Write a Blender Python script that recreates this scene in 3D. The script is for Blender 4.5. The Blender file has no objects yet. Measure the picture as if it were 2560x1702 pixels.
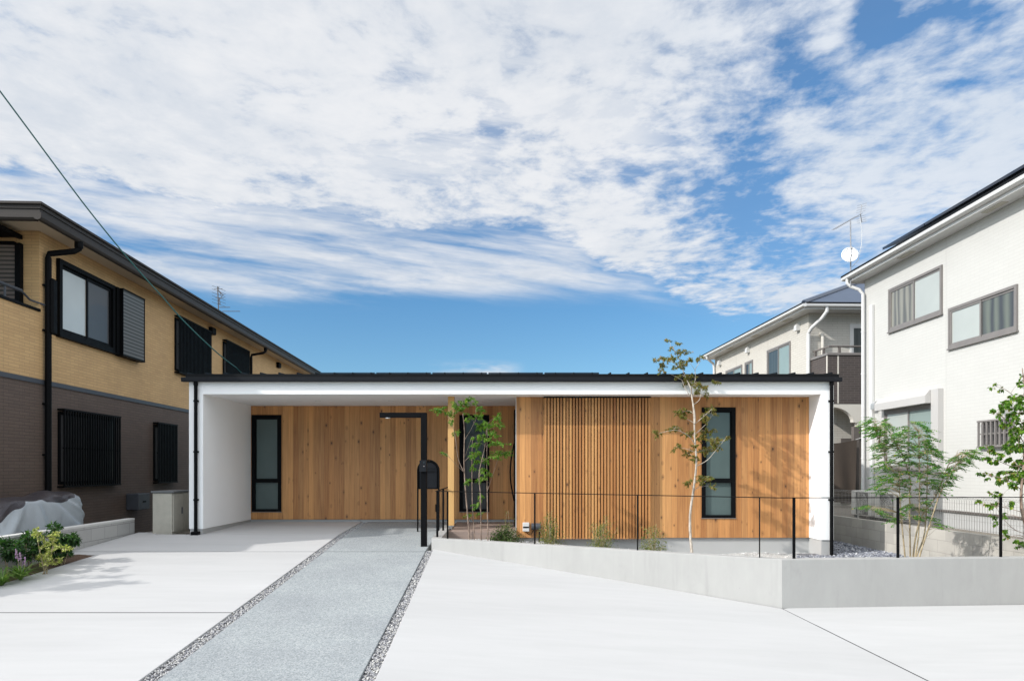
import bpy, math, random
from mathutils import Vector, Matrix
rnd = random.Random(7)
scene = bpy.context.scene
col = scene.collection

# ------------------------------------------------------------------ camera
CAM_Z = 1.16                      # metres above the floor in front of the house
F = 1707.0                        # focal length in photo pixels (24 mm on 36 mm, 2560 px)
CX, CY = 1270.0, 1172.0           # principal point of the shifted lens
cam = bpy.data.cameras.new("camera")
cam.sensor_width = 36.0
cam.lens = 24.0
cam.shift_x = (1280.0 - CX) / 2560.0
cam.shift_y = (CY - 851.0) / 2560.0
cam.clip_start = 0.1
cam.clip_end = 2000.0
cam_o = bpy.data.objects.new("camera", cam)
cam_o.location = (0, 0, CAM_Z)
cam_o.rotation_euler = (math.radians(90), 0, 0)
col.objects.link(cam_o)
scene.camera = cam_o

# ------------------------------------------------------------------ sun
SUN_TO = Vector((-2.15, -1.0, 1.448)).normalized()     # direction towards the sun
SUN_EL = math.asin(SUN_TO.z)
SUN_ROT = math.atan2(SUN_TO.x, SUN_TO.y)
sun = bpy.data.lights.new("sun", 'SUN')
sun.energy = 4.2
sun.angle = math.radians(0.75)
sun.color = (1.0, 0.97, 0.93)
sun_o = bpy.data.objects.new("sun", sun)
sun_o.rotation_euler = SUN_TO.to_track_quat('Z', 'Y').to_euler()
col.objects.link(sun_o)

scene.view_settings.view_transform = 'Standard'
scene.view_settings.look = 'None'
scene.view_settings.exposure = 0.0
scene.view_settings.gamma = 1.0
try:
    scene.view_settings.use_curve_mapping = False
except Exception:
    pass
scene.cycles.max_bounces = 8
scene.cycles.diffuse_bounces = 4
scene.cycles.use_denoising = True

# ------------------------------------------------------------------ node helper
class NT:
    """tiny wrapper that writes node graphs as expressions"""
    def __init__(s, tree):
        s.t = tree
        s.n = tree.nodes
    def new(s, kind, **kw):
        nd = s.n.new(kind)
        for k, v in kw.items():
            setattr(nd, k, v)
        return nd
    def put(s, sock, v):
        if v is None:
            return
        if isinstance(v, bpy.types.NodeSocket):
            s.t.links.new(v, sock)
        else:
            if isinstance(v, tuple) and len(v) == 3 and sock.type == 'RGBA':
                v = (*v, 1.0)
            sock.default_value = v
    def m(s, op, a, b=None, c=None, clamp=False):
        nd = s.new('ShaderNodeMath', operation=op, use_clamp=clamp)
        s.put(nd.inputs[0], a); s.put(nd.inputs[1], b); s.put(nd.inputs[2], c)
        return nd.outputs[0]
    def add(s, a, b): return s.m('ADD', a, b)
    def sub(s, a, b): return s.m('SUBTRACT', a, b)
    def mul(s, a, b): return s.m('MULTIPLY', a, b)
    def div(s, a, b): return s.m('DIVIDE', a, b)
    def smooth(s, v, lo, hi, a=0.0, b=1.0):
        nd = s.new('ShaderNodeMapRange', interpolation_type='SMOOTHSTEP')
        s.put(nd.inputs['Value'], v)
        nd.inputs['From Min'].default_value = lo; nd.inputs['From Max'].default_value = hi
        nd.inputs['To Min'].default_value = a; nd.inputs['To Max'].default_value = b
        return nd.outputs[0]
    def lin(s, v, lo, hi, a=0.0, b=1.0):
        nd = s.new('ShaderNodeMapRange')
        s.put(nd.inputs['Value'], v)
        nd.inputs['From Min'].default_value = lo; nd.inputs['From Max'].default_value = hi
        nd.inputs['To Min'].default_value = a; nd.inputs['To Max'].default_value = b
        return nd.outputs[0]
    def xyz(s, x, y, z=0.0):
        nd = s.new('ShaderNodeCombineXYZ')
        s.put(nd.inputs[0], x); s.put(nd.inputs[1], y); s.put(nd.inputs[2], z)
        return nd.outputs[0]
    def sep(s, v):
        nd = s.new('ShaderNodeSeparateXYZ')
        s.put(nd.inputs[0], v)
        return nd.outputs
    def noise(s, v, scale, detail=3.0, rough=0.5, dist=0.0, out='Fac'):
        nd = s.new('ShaderNodeTexNoise')
        s.put(nd.inputs['Vector'], v)
        nd.inputs['Scale'].default_value = scale; nd.inputs['Detail'].default_value = detail
        nd.inputs['Roughness'].default_value = rough; nd.inputs['Distortion'].default_value = dist
        return nd.outputs[out]
    def voro(s, v, scale, out='Distance', feature='F1', dim='3D'):
        nd = s.new('ShaderNodeTexVoronoi', feature=feature, voronoi_dimensions=dim)
        s.put(nd.inputs['Vector'], v)
        nd.inputs['Scale'].default_value = scale
        return nd.outputs[out]
    def white(s, v, out='Value'):
        nd = s.new('ShaderNodeTexWhiteNoise', noise_dimensions='1D')
        s.put(nd.inputs['W'], v)
        return nd.outputs[out]
    def mix(s, f, a, b, blend='MIX'):
        nd = s.new('ShaderNodeMix', data_type='RGBA', blend_type=blend)
        s.put(nd.inputs[0], f); s.put(nd.inputs[6], a); s.put(nd.inputs[7], b)
        return nd.outputs[2]
    def ramp(s, v, stops, interp='LINEAR'):
        nd = s.new('ShaderNodeValToRGB')
        cr = nd.color_ramp
        cr.interpolation = interp
        while len(cr.elements) < len(stops):
            cr.elements.new(0.5)
        for e, (p, c) in zip(cr.elements, stops):
            e.position = p
            e.color = (*c, 1.0) if isinstance(c, tuple) else (c, c, c, 1.0)
        s.put(nd.inputs[0], v)
        return nd.outputs[0]

# ------------------------------------------------------------------ sky
def build_sky():
    w = bpy.data.worlds.new("World")
    scene.world = w
    w.use_nodes = True
    t = w.node_tree
    for nd in list(t.nodes):
        t.nodes.remove(nd)
    g = NT(t)
    out = g.new('ShaderNodeOutputWorld')
    bg = g.new('ShaderNodeBackground')
    t.links.new(bg.outputs[0], out.inputs['Surface'])
    sky = g.new('ShaderNodeTexSky', sky_type='NISHITA')
    sky.sun_disc = False
    sky.sun_elevation = SUN_EL
    sky.sun_rotation = SUN_ROT
    sky.air_density = 1.0
    sky.dust_density = 0.15
    sky.ozone_density = 3.0
    tc = g.new('ShaderNodeTexCoord')
    dx, dy, dz = g.sep(tc.outputs['Generated'])
    zc = g.m('MAXIMUM', dz, 0.03)
    ya = g.m('MAXIMUM', g.m('ABSOLUTE', dy), 0.05)
    u = g.div(dx, zc); v = g.div(dy, zc)          # position on a flat cloud deck
    a = g.div(dx, ya); b = g.div(zc, ya)          # bearing and climb
    # rows of cloudlets, drawn out along the wind
    ang = math.radians(-14)
    ca, sa = math.cos(ang), math.sin(ang)
    ur = g.add(g.mul(u, ca), g.mul(v, sa)); vr = g.sub(g.mul(v, ca), g.mul(u, sa))
    warp = g.noise(g.xyz(u, v), 1.3, 3, out='Color')
    wx, wy, wz = g.sep(warp)
    ur2 = g.add(ur, g.mul(g.sub(wx, 0.5), 0.22)); vr2 = g.add(vr, g.mul(g.sub(wy, 0.5), 0.22))
    big = g.noise(g.xyz(g.mul(ur2, 1.5), g.mul(vr2, 1.0), 3.1), 1.0, 5, 0.55)
    fine = g.noise(g.xyz(g.mul(ur2, 5.0), g.mul(vr2, 4.2), 8.3), 1.0, 6, 0.60)
    puff = g.noise(g.xyz(g.mul(ur2, 13.0), g.mul(vr2, 12.0), 5.3), 1.0, 5, 0.6)
    n = g.add(g.add(g.mul(big, 0.38), g.mul(fine, 0.34)), g.mul(puff, 0.28))
    # lower edge of the deck (climb as a function of bearing)
    ea = g.lin(a, -0.8, 0.8)
    def e(y): return (CY - y) / F
    def pa(x): return ((x - CX) / F + 0.8) / 1.6
    edge = g.ramp(ea, [(0.0, e(470)), (pa(250), e(520)), (pa(520), e(590)), (pa(800), e(600)), (pa(1060), e(645)),
                       (pa(1300), e(635)), (pa(1450), e(690)), (pa(1620), e(770)), (pa(1800), e(845)), (1.0, e(900))])
    over = g.sub(b, edge)
    bias = g.smooth(over, -0.045, 0.07, -0.50, 0.155)
    # the right hand half of the deck is thinner and broken
    thin = g.mul(g.smooth(a, 0.02, 0.38), -0.062)
    dens = g.add(g.add(n, bias), thin)
    for (px, py, rx, ry, k) in [(2190, 50, 50, 80, .17), (1950, 150, 90, 60, .12), (2090, 270, 60, 50, .10),
                                (1880, 380, 80, 50, .10), (1580, 435, 45, 30, .16), (1880, 560, 130, 50, .10),
                                (1760, 660, 130, 30, .05), (2480, 130, 160, 90, .04), (1230, 325, 45, 60, .07),
                                (1840, 470, 90, 50, .08), (2000, 640, 120, 30, .06)]:
        qx = g.div(g.sub(a, (px - CX) / F), rx / F); qy = g.div(g.sub(b, e(py)), ry / F)
        r2 = g.add(g.mul(qx, qx), g.mul(qy, qy))
        dens = g.sub(dens, g.mul(g.m('EXPONENT', g.mul(r2, -0.7)), k))
    deck = g.smooth(dens, 0.43, 0.655)
    # thin streaks below the deck
    sn = g.noise(g.xyz(g.add(g.mul(a, 2.2), g.mul(wx, 0.5)), g.add(g.mul(b, 17.0), g.mul(a, 2.2)), 1.7), 1.0, 6, 0.62)
    low = g.ramp(ea, [(0.0, e(640)), (pa(300), e(690)), (pa(620), e(775)), (pa(900), e(765)), (pa(1200), e(762)),
                      (pa(1560), e(755)), (pa(1750), e(800)), (1.0, e(850))])
    sover = g.sub(b, low)
    band = g.mul(g.smooth(sover, -0.012, 0.035), g.smooth(a, 0.32, 0.17))
    streak = g.mul(g.smooth(g.add(sn, g.mul(band, 0.20)), 0.50, 0.80), band)
    streak = g.mul(streak, 0.95)
    wisp = g.mul(g.mul(g.smooth(g.sub(b, e(945)), -0.012, 0.0), g.smooth(g.sub(b, e(912)), 0.010, -0.006)),
                 g.mul(g.smooth(a, -0.13, -0.05), g.smooth(a, 0.03, -0.02)))
    wisp = g.mul(wisp, g.smooth(g.noise(g.xyz(g.mul(a, 9.0), g.mul(b, 60.0), 4.4), 1.0, 5, 0.65), 0.36, 0.66))
    cover = g.m('MAXIMUM', deck, streak)
    cover = g.m('MAXIMUM', cover, g.mul(wisp, 0.8))
    veil = g.mul(g.smooth(over, 0.0, 0.09), g.mix(g.smooth(a, 0.0, 0.35), (0.34, 0.34, 0.34), (0.10, 0.10, 0.10)))
    cover = g.m('MAXIMUM', g.mul(cover, 0.97), veil)
    # cloud brightness: thick parts a little grey, thin parts bluish white
    shade = g.noise(g.xyz(g.mul(ur2, 1.1), g.mul(vr2, 0.8), 21.0), 1.0, 4, 0.55)
    shade = g.add(g.mul(shade, 0.45), g.add(g.mul(fine, 0.30), g.mul(puff, 0.25)))
    cl = g.mix(g.smooth(shade, 0.38, 0.62), (0.70, 0.745, 0.81), (0.87, 0.882, 0.905))
    cl = g.mix(g.mul(g.mul(g.smooth(a, 0.05, 0.6), g.smooth(dy, 0.45, 0.75)), 0.42), cl, (0.60, 0.72, 0.88))
    # added brightness on clouds out of view, sunward, behind and right, to fill shade
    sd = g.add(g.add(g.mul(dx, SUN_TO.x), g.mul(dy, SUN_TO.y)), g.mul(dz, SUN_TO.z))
    fill_glow = g.add(1.0, g.add(g.mul(g.smooth(g.mul(dy, -1.0), -0.30, 0.35), 1.0), g.add(g.mul(g.smooth(sd, 0.35, 0.98), 1.6), g.mul(g.smooth(dx, 0.62, 0.95), 1.0))))
    cl = g.mix(1.0, cl, g.xyz(fill_glow, fill_glow, fill_glow), 'MULTIPLY')
    blue = g.mix(1.0, sky.outputs[0], (0.118, 0.118, 0.118), 'MULTIPLY')
    blue = g.mix(1.0, blue, g.mix(g.smooth(dz, 0.12, 0.5), (0.72, 1.0, 1.13), (0.46, 1.05, 1.34)), 'MULTIPLY')
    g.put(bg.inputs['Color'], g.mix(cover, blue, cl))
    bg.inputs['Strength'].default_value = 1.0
build_sky()

# ------------------------------------------------------------------ mesh helper
def P(px, py, y):
    """point at distance y along the bearing of photo pixel (px, py)"""
    return Vector(((px - CX) / F * y, y, CAM_Z - (py - CY) / F * y))

class MB:
    def __init__(s):
        s.v = []; s.f = []
    def quad(s, a, b, c, d):
        i = len(s.v); s.v += [tuple(a), tuple(b), tuple(c), tuple(d)]; s.f.append((i, i + 1, i + 2, i + 3))
    def poly(s, pts):
        i = len(s.v); s.v += [tuple(p) for p in pts]; s.f.append(tuple(range(i, i + len(pts))))
    def hexa(s, p):                         # 8 corners, bottom loop then top loop
        i = len(s.v); s.v += [tuple(q) for q in p]
        for f in ((3, 2, 1, 0), (4, 5, 6, 7), (0, 1, 5, 4), (1, 2, 6, 5), (2, 3, 7, 6), (3, 0, 4, 7)):
            s.f.append(tuple(i + k for k in f))
    def box(s, x0, x1, y0, y1, z0, z1):
        s.hexa([(x0, y0, z0), (x1, y0, z0), (x1, y1, z0), (x0, y1, z0), (x0, y0, z1), (x1, y0, z1), (x1, y1, z1), (x0, y1, z1)])
        return s
    def boxt(s, T, u0, u1, v0, v1, n0, n1):
        s.hexa([T(u0, v0, n0), T(u1, v0, n0), T(u1, v0, n1), T(u0, v0, n1), T(u0, v1, n0), T(u1, v1, n0), T(u1, v1, n1), T(u0, v1, n1)])
        return s
    def prism(s, pts, z0, z1):              # z0/z1 numbers or functions of x, y
        fz = lambda z, p: z(p[0], p[1]) if callable(z) else z
        n = len(pts); i = len(s.v)
        s.v += [(p[0], p[1], fz(z0, p)) for p in pts] + [(p[0], p[1], fz(z1, p)) for p in pts]
        s.f.append(tuple(i + k for k in reversed(range(n)))); s.f.append(tuple(i + n + k for k in range(n)))
        for k in range(n):
            l = (k + 1) % n
            s.f.append((i + k, i + l, i + n + l, i + n + k))
        return s
    def extrude(s, pts, dvec):              # planar loop pushed along a vector
        n = len(pts); i = len(s.v); d = Vector(dvec)
        s.v += [tuple(p) for p in pts] + [tuple(Vector(p) + d) for p in pts]
        s.f.append(tuple(i + k for k in reversed(range(n)))); s.f.append(tuple(i + n + k for k in range(n)))
        for k in range(n):
            l = (k + 1) % n
            s.f.append((i + k, i + l, i + n + l, i + n + k))
        return s
    def tube(s, pts, r, n=8, cap=True):
        pts = [Vector(p) for p in pts]
        if not isinstance(r, (list, tuple)):
            r = [r] * len(pts)
        i0 = len(s.v); prev = None
        for k, p in enumerate(pts):
            d = (pts[min(k + 1, len(pts) - 1)] - pts[max(k - 1, 0)])
            if d.length < 1e-9: d = Vector((0, 0, 1))
            d.normalize()
            ref = prev if prev is not None else (Vector((1, 0, 0)) if abs(d.x) < 0.8 else Vector((0, 1, 0)))
            a = (ref - d * ref.dot(d))
            if a.length < 1e-6: a = d.orthogonal()
            a.normalize(); b = d.cross(a); prev = a
            for j in range(n):
                t = 2 * math.pi * j / n
                s.v.append(tuple(p + (a * math.cos(t) + b * math.sin(t)) * r[k]))
        for k in range(len(pts) - 1):
            for j in range(n):
                l = (j + 1) % n
                s.f.append((i0 + k * n + j, i0 + k * n + l, i0 + (k + 1) * n + l, i0 + (k + 1) * n + j))
        if cap:
            s.f.append(tuple(i0 + j for j in reversed(range(n))))
            e = i0 + (len(pts) - 1) * n
            s.f.append(tuple(e + j for j in range(n)))
        return s
    def leaf(s, p, d, nrm, L, W, curl=0.15):
        d = d.normalized(); side = d.cross(nrm)
        if side.length < 1e-5: side = d.orthogonal()
        side.normalize(); up = side.cross(d)
        i = len(s.v)
        m = p + d * (L * 0.42)
        s.v += [tuple(p), tuple(m + side * (W / 2) + up * (W * curl)), tuple(p + d * L - up * (L * 0.12)), tuple(m - side * (W / 2) + up * (W * curl)), tuple(m)]
        s.f += [(i, i + 4, i + 1), (i + 1, i + 4, i + 2), (i, i + 3, i + 4), (i + 3, i + 2, i + 4)]
    def build(s, name, m, parent=None, local=False, smooth=False, bevel=0.0, seg=1):
        me = bpy.data.meshes.new(name)
        v = s.v
        if parent is not None and not local:
            inv = parent.matrix_basis.inverted() if parent.parent is None else (parent.parent.matrix_basis @ parent.matrix_basis).inverted()
            v = [tuple(inv @ Vector(q)) for q in v]
        me.from_pydata(v, [], s.f)
        me.validate()
        me.materials.append(m)
        if smooth:
            me.polygons.foreach_set('use_smooth', [True] * len(me.polygons))
        o = bpy.data.objects.new(name, me)
        col.objects.link(o)
        if parent is not None:
            o.parent = parent
        if bevel:
            b = o.modifiers.new('bevel', 'BEVEL'); b.width = bevel; b.segments = seg; b.limit_method = 'ANGLE'; b.angle_limit = math.radians(40)
        return o

def thing(name, label, cat, loc=(0, 0, 0), rz=0.0, group=None):
    o = bpy.data.objects.new(name, None)
    o.empty_display_size = 0.2
    o.location = loc; o.rotation_euler = (0, 0, rz)
    o.matrix_basis = Matrix.Translation(Vector(loc)) @ Matrix.Rotation(rz, 4, 'Z')
    col.objects.link(o)
    return tag(o, label, cat, group)
def tag(o, label, cat, group=None):
    o['label'] = label; o['category'] = cat
    if group: o['group'] = group
    return o
def struct(o, label=None):
    o['kind'] = 'structure'
    if label: o['label'] = label; o['category'] = o.name.split('.')[0].replace('_', ' ')
    return o
def copy_thing(root, loc, rz, label):
    r = root.copy(); col.objects.link(r); r.location = loc; r.rotation_euler = (0, 0, rz); r['label'] = label
    for ch in list(root.children):
        c = ch.copy(); col.objects.link(c); c.parent = r
        for g in ch.children:
            d = g.copy(); col.objects.link(d); d.parent = c
    return r

# ------------------------------------------------------------------ materials
def mat(name, build=None, color=(.5, .5, .5), rough=.6, metal=0.0, spec=0.5, bump=None):
    m = bpy.data.materials.new(name); m.use_nodes = True
    t = m.node_tree; b = t.nodes['Principled BSDF']
    b.inputs['Base Color'].default_value = (*color, 1); b.inputs['Roughness'].default_value = rough
    b.inputs['Metallic'].default_value = metal; b.inputs['Specular IOR Level'].default_value = spec
    g = NT(t)
    if build: build(g, b)
    return m
def obj_xyz(g):
    tc = g.new('ShaderNodeTexCoord')
    return tc.outputs['Object'], g.sep(tc.outputs['Object'])
def bump(g, b, h, strength=0.3, dist=0.01):
    nd = g.new('ShaderNodeBump'); nd.inputs['Strength'].default_value = strength; nd.inputs['Distance'].default_value = dist
    g.put(nd.inputs['Height'], h); g.t.links.new(nd.outputs[0], b.inputs['Normal'])

def wood_build(pitch, dark, light, along='x', knots=True, vary=1.0):
    def f(g, b):
        o, (x, y, z) = obj_xyz(g)
        w = {'x': x, 'xy': g.add(x, y)}[along]
        t = g.div(w, pitch); idn = g.m('FLOOR', t); fr = g.m('FRACT', t)
        r1 = g.white(g.add(idn, 3.7)); r2 = g.white(g.add(idn, 91.3)); r3 = g.white(g.add(idn, 41.9))
        zz = g.add(z, g.mul(r2, 37.0)); xx = g.add(w, g.mul(r3, 5.0))
        gv = g.xyz(g.mul(xx, 42.0), g.mul(y, 3.0), g.mul(zz, 1.1))
        grain = g.noise(gv, 1.0, 5, 0.6, 0.6)
        figure = g.noise(g.xyz(g.mul(xx, 16.0), 0.0, g.mul(zz, 0.9)), 1.0, 3, 0.55, 1.8)
        k = g.add(g.add(g.mul(g.sub(r1, 0.5), 0.95 * vary), 0.5), g.add(g.mul(g.sub(grain, 0.5), 0.75), g.mul(g.sub(figure, 0.5), 0.65)))
        c = g.ramp(k, [(0.0, dark), (0.5, tuple((p + q) / 2 for p, q in zip(dark, light))), (1.0, light)])
        hue = g.mix(g.mul(r2, 0.5), c, (1.06, 0.90, 0.72), 'MULTIPLY')
        if knots:
            kv = g.xyz(g.mul(xx, 8.5), 0.0, g.mul(zz, 5.2))
            d = g.voro(kv, 1.0); kc = g.sep(g.voro(kv, 1.0, out='Color'))[0]
            wob = g.mul(g.sub(g.noise(o, 60.0, 2), 0.5), 0.05)
            d = g.add(d, wob)
            size = g.lin(kc, 0.35, 1.0, 0.03, 0.17)
            core = g.smooth(g.sub(d, size), 0.0, -0.035)
            halo = g.smooth(g.sub(d, g.mul(size, 2.4)), 0.0, -0.14)
            on = g.m('GREATER_THAN', kc, 0.38)
            hue = g.mix(g.mul(g.mul(halo, on), 0.40), hue, (0.20, 0.085, 0.030))
            hue = g.mix(g.mul(g.mul(core, on), 0.80), hue, (0.050, 0.022, 0.010))
        edge = g.m('MINIMUM', fr, g.sub(1.0, fr))
        groove = g.smooth(edge, 0.045, 0.0)
        hue = g.mix(g.mul(groove, 0.40), hue, (0.10, 0.045, 0.018))
        g.put(b.inputs['Base Color'], hue)
        b.inputs['Roughness'].default_value = 0.55
        bump(g, b, g.sub(g.mul(grain, 0.12), groove), 0.35, 0.006)
    return f

def brick_build(c1, c2, mortar, bw, bh, ms=0.004, joint=None, bs=0.35, jcol=None, vary=0.12):
    def f(g, b):
        o, (x, y, z) = obj_xyz(g)
        v = g.xyz(g.add(x, y), z, 0.0)
        nd = g.new('ShaderNodeTexBrick'); g.put(nd.inputs['Vector'], v)
        nd.inputs['Scale'].default_value = 1.0; nd.inputs['Brick Width'].default_value = bw; nd.inputs['Row Height'].default_value = bh
        nd.inputs['Mortar Size'].default_value = ms; nd.inputs['Mortar Smooth'].default_value = 0.3
        nd.inputs['Color1'].default_value = (*c1, 1); nd.inputs['Color2'].default_value = (*c2, 1); nd.inputs['Mortar'].default_value = (*mortar, 1)
        c = nd.outputs['Color']
        n = g.noise(o, 1.3, 5, 0.6)
        c = g.mix(g.smooth(n, 0.3, 0.75), c, g.mix(1.0, c, (1 - vary, 1 - vary, 1 - vary), 'MULTIPLY'))
        fine = g.noise(o, 45.0, 3, 0.6)
        h = g.add(g.sub(1.0, nd.outputs['Fac']), g.mul(fine, 0.5))
        if joint:
            fr = g.m('FRACT', g.div(g.add(x, y), joint)); e = g.m('MINIMUM', fr, g.sub(1.0, fr))
            jm = g.smooth(e, 0.012, 0.004)
            c = g.mix(g.mul(jm, 0.6), c, jcol or mortar); h = g.sub(h, jm)
        g.put(b.inputs['Base Color'], c)
        b.inputs['Roughness'].default_value = 0.75
        bump(g, b, h, bs, 0.008)
    return f

def concrete_build(c, vary=0.10, scale=1.0, streak=(1, 1, 1), speck=0.03, spots=0.0, rough=.8, holes=False):
    def f(g, b):
        o, (x, y, z) = obj_xyz(g)
        v = g.xyz(g.mul(x, streak[0]), g.mul(y, streak[1]), g.mul(z, streak[2]))
        a = g.noise(v, 0.55 * scale, 6, 0.62, 0.4); d = g.noise(v, 4.0 * scale, 5, 0.6, 0.3); e = g.noise(o, 160.0, 2, 0.6)
        k = g.add(g.add(g.mul(g.sub(a, 0.5), 1.5), g.mul(g.sub(d, 0.5), 0.7)), g.mul(g.sub(e, 0.5), speck * 8))
        lo = tuple(q * (1 - vary) for q in c); hi = tuple(min(1, q * (1 + vary)) for q in c)
        cc = g.mix(g.lin(k, -0.6, 0.6), lo, hi)
        if spots:
            s1 = g.smooth(g.noise(g.xyz(x, g.mul(y, 1.0), g.mul(z, 0.6)), 1.7, 5, 0.7), 0.56, 0.74)
            cc = g.mix(g.mul(s1, spots), cc, tuple(q * 0.62 for q in c))
        hgt = g.add(g.mul(e, 0.4), d)
        if holes:                                  # pinholes, and runs of lime and damp down the face
            hd = g.voro(o, 9.0); hk = g.sep(g.voro(o, 9.0, out='Color'))[0]
            pin = g.mul(g.smooth(hd, 0.055, 0.03), g.m('GREATER_THAN', hk, 0.55))
            cc = g.mix(g.mul(pin, 0.55), cc, tuple(q * .45 for q in c))
            run = g.noise(g.xyz(g.mul(x, 7.0), g.mul(y, 7.0), g.mul(z, 0.5)), 1.0, 4, 0.65)
            cc = g.mix(g.mul(g.smooth(run, 0.55, 0.75), 0.30), cc, tuple(q * .70 for q in c))
            cc = g.mix(g.mul(g.smooth(run, 0.42, 0.25), 0.25), cc, tuple(min(1, q * 1.25) for q in c))
            hgt = g.sub(hgt, pin)
        g.put(b.inputs['Base Color'], cc); b.inputs['Roughness'].default_value = rough
        bump(g, b, hgt, 0.10, 0.004)
    return f

def path_build(g, b):
    o, (x, y, z) = obj_xyz(g)
    cells = g.sep(g.voro(o, 135.0, out='Color'))[0]
    cells2 = g.sep(g.voro(o, 78.0, out='Color'))[1]
    big = g.noise(o, 1.1, 5, 0.6)
    c = g.ramp(cells, [(0.0, (.15, .17, .18)), (0.22, (.26, .29, .30)), (0.5, (.37, .405, .415)), (0.8, (.45, .475, .48)), (1.0, (.62, .63, .62))])
    c2 = g.ramp(cells2, [(0.0, (.22, .245, .25)), (0.4, (.36, .395, .405)), (0.8, (.45, .475, .48)), (1.0, (.58, .59, .58))])
    c = g.mix(1.0, g.mix(0.5, c, c2), (.72, .72, .72), 'MULTIPLY')
    c = g.mix(g.smooth(big, 0.3, 0.7), g.mix(1.0, c, (.90, .90, .91), 'MULTIPLY'), g.mix(1.0, c, (1.06, 1.06, 1.05), 'MULTIPLY'))
    g.put(b.inputs['Base Color'], c); b.inputs['Roughness'].default_value = 0.85
    bump(g, b, g.voro(o, 135.0), 0.4, 0.004)

def island_build(stops, trans=0.0, rough=.6, bumpy=False):
    def f(g, b):
        geo = g.new('ShaderNodeNewGeometry')
        c = g.ramp(geo.outputs['Random Per Island'], stops)
        g.put(b.inputs['Base Color'], c); b.inputs['Roughness'].default_value = rough
        if trans:
            td = g.new('ShaderNodeBsdfTranslucent'); g.put(td.inputs['Color'], g.mix(1.0, c, (1.6, 2.0, 0.5), 'MULTIPLY'))
            mx = g.new('ShaderNodeMixShader'); mx.inputs[0].default_value = trans
            out = [n for n in g.n if n.type == 'OUTPUT_MATERIAL'][0]
            g.t.links.new(b.outputs[0], mx.inputs[1]); g.t.links.new(td.outputs[0], mx.inputs[2]); g.t.links.new(mx.outputs[0], out.inputs['Surface'])
            b.inputs['Specular IOR Level'].default_value = 0.35
    return f

def stucco_build(c, amt=0.25):
    def f(g, b):
        o, _ = obj_xyz(g)
        n = g.noise(o, 70.0, 4, 0.65); a = g.noise(o, 0.8, 5, 0.6)
        g.put(b.inputs['Base Color'], g.mix(g.smooth(a, 0.3, 0.7), tuple(q * 0.965 for q in c), c))
        b.inputs['Roughness'].default_value = 0.9
        bump(g, b, n, amt, 0.006)
    return f

def pane_build(c, rough, curtain=0.0, c2=None, coat=0.8):
    def f(g, b):
        o, (x, y, z) = obj_xyz(g)
        if curtain:
            wv = g.m('SINE', g.mul(g.add(g.add(x, y), g.mul(g.noise(g.xyz(g.mul(g.add(x, y), 3.0), 0.0, g.mul(z, 0.6)), 1.0, 2), 0.25)), curtain))
            g.put(b.inputs['Base Color'], g.mix(g.lin(wv, -1, 1), c2 or tuple(q * .6 for q in c), c))
        else:
            n = g.noise(o, 1.2, 3)
            g.put(b.inputs['Base Color'], g.mix(n, tuple(q * .85 for q in c), tuple(q * 1.15 for q in c)))
        b.inputs['Roughness'].default_value = rough
        b.inputs['Coat Weight'].default_value = coat; b.inputs['Coat Roughness'].default_value = 0.015; b.inputs['Coat IOR'].default_value = 1.52
    return f
def frosted_build(c):
    def f(g, b):
        o, (x, y, z) = obj_xyz(g)
        n = g.noise(g.xyz(g.mul(x, 1.5), y, g.mul(z, 0.9)), 1.6, 3)
        g.put(b.inputs['Base Color'], g.mix(n, tuple(q * .8 for q in c), tuple(q * 1.2 for q in c)))
        b.inputs['Roughness'].default_value = 0.22
        bump(g, b, g.noise(o, 300.0, 2), 0.08, 0.002)
    return f
def metal_build(c, rough=.42, spec=.4):
    def f(g, b):
        o, _ = obj_xyz(g)
        n = g.noise(o, 9.0, 4, 0.6)
        g.put(b.inputs['Base Color'], g.mix(n, tuple(q * .8 for q in c), tuple(q * 1.2 for q in c)))
        g.put(b.inputs['Roughness'], g.lin(n, 0.3, 0.7, rough - .06, rough + .10))
        b.inputs['Specular IOR Level'].default_value = spec
    return f
def bark_build(c1, c2):
    def f(g, b):
        o, (x, y, z) = obj_xyz(g)
        n = g.noise(g.xyz(g.mul(x, 20), g.mul(y, 20), g.mul(z, 7)), 1.6, 5, 0.65)
        g.put(b.inputs['Base Color'], g.mix(g.smooth(n, 0.35, 0.65), c1, c2)); b.inputs['Roughness'].default_value = 0.85
        bump(g, b, n, 0.5, 0.006)
    return f
def soil_build(c1, c2):
    def f(g, b):
        o, _ = obj_xyz(g)
        n = g.noise(o, 14.0, 6, 0.7); k = g.sep(g.voro(o, 45.0, out='Color'))[0]
        g.put(b.inputs['Base Color'], g.mix(g.add(g.mul(n, 0.6), g.mul(k, 0.4)), c1, c2)); b.inputs['Roughness'].default_value = 0.95
        bump(g, b, g.add(n, g.mul(k, 0.5)), 0.8, 0.02)
    return f
def gravel_build(stops, scale):
    def f(g, b):
        o, _ = obj_xyz(g)
        k = g.sep(g.voro(o, scale, out='Color'))[0]
        g.put(b.inputs['Base Color'], g.ramp(k, stops)); b.inputs['Roughness'].default_value = 0.85
        bump(g, b, g.voro(o, scale), 1.0, 0.02)
    return f
def tile_roof_build(g, b):
    o, (x, y, z) = obj_xyz(g)
    fr = g.m('FRACT', g.div(z, 0.085))
    line = g.smooth(fr, 0.16, 0.02)
    n = g.noise(o, 3.0, 4)
    c = g.mix(n, (.040, .055, .085), (.065, .085, .125))
    g.put(b.inputs['Base Color'], g.mix(g.mul(line, .7), c, (.015, .018, .025))); b.inputs['Roughness'].default_value = 0.33
    bump(g, b, fr, 0.5, 0.02)
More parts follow.
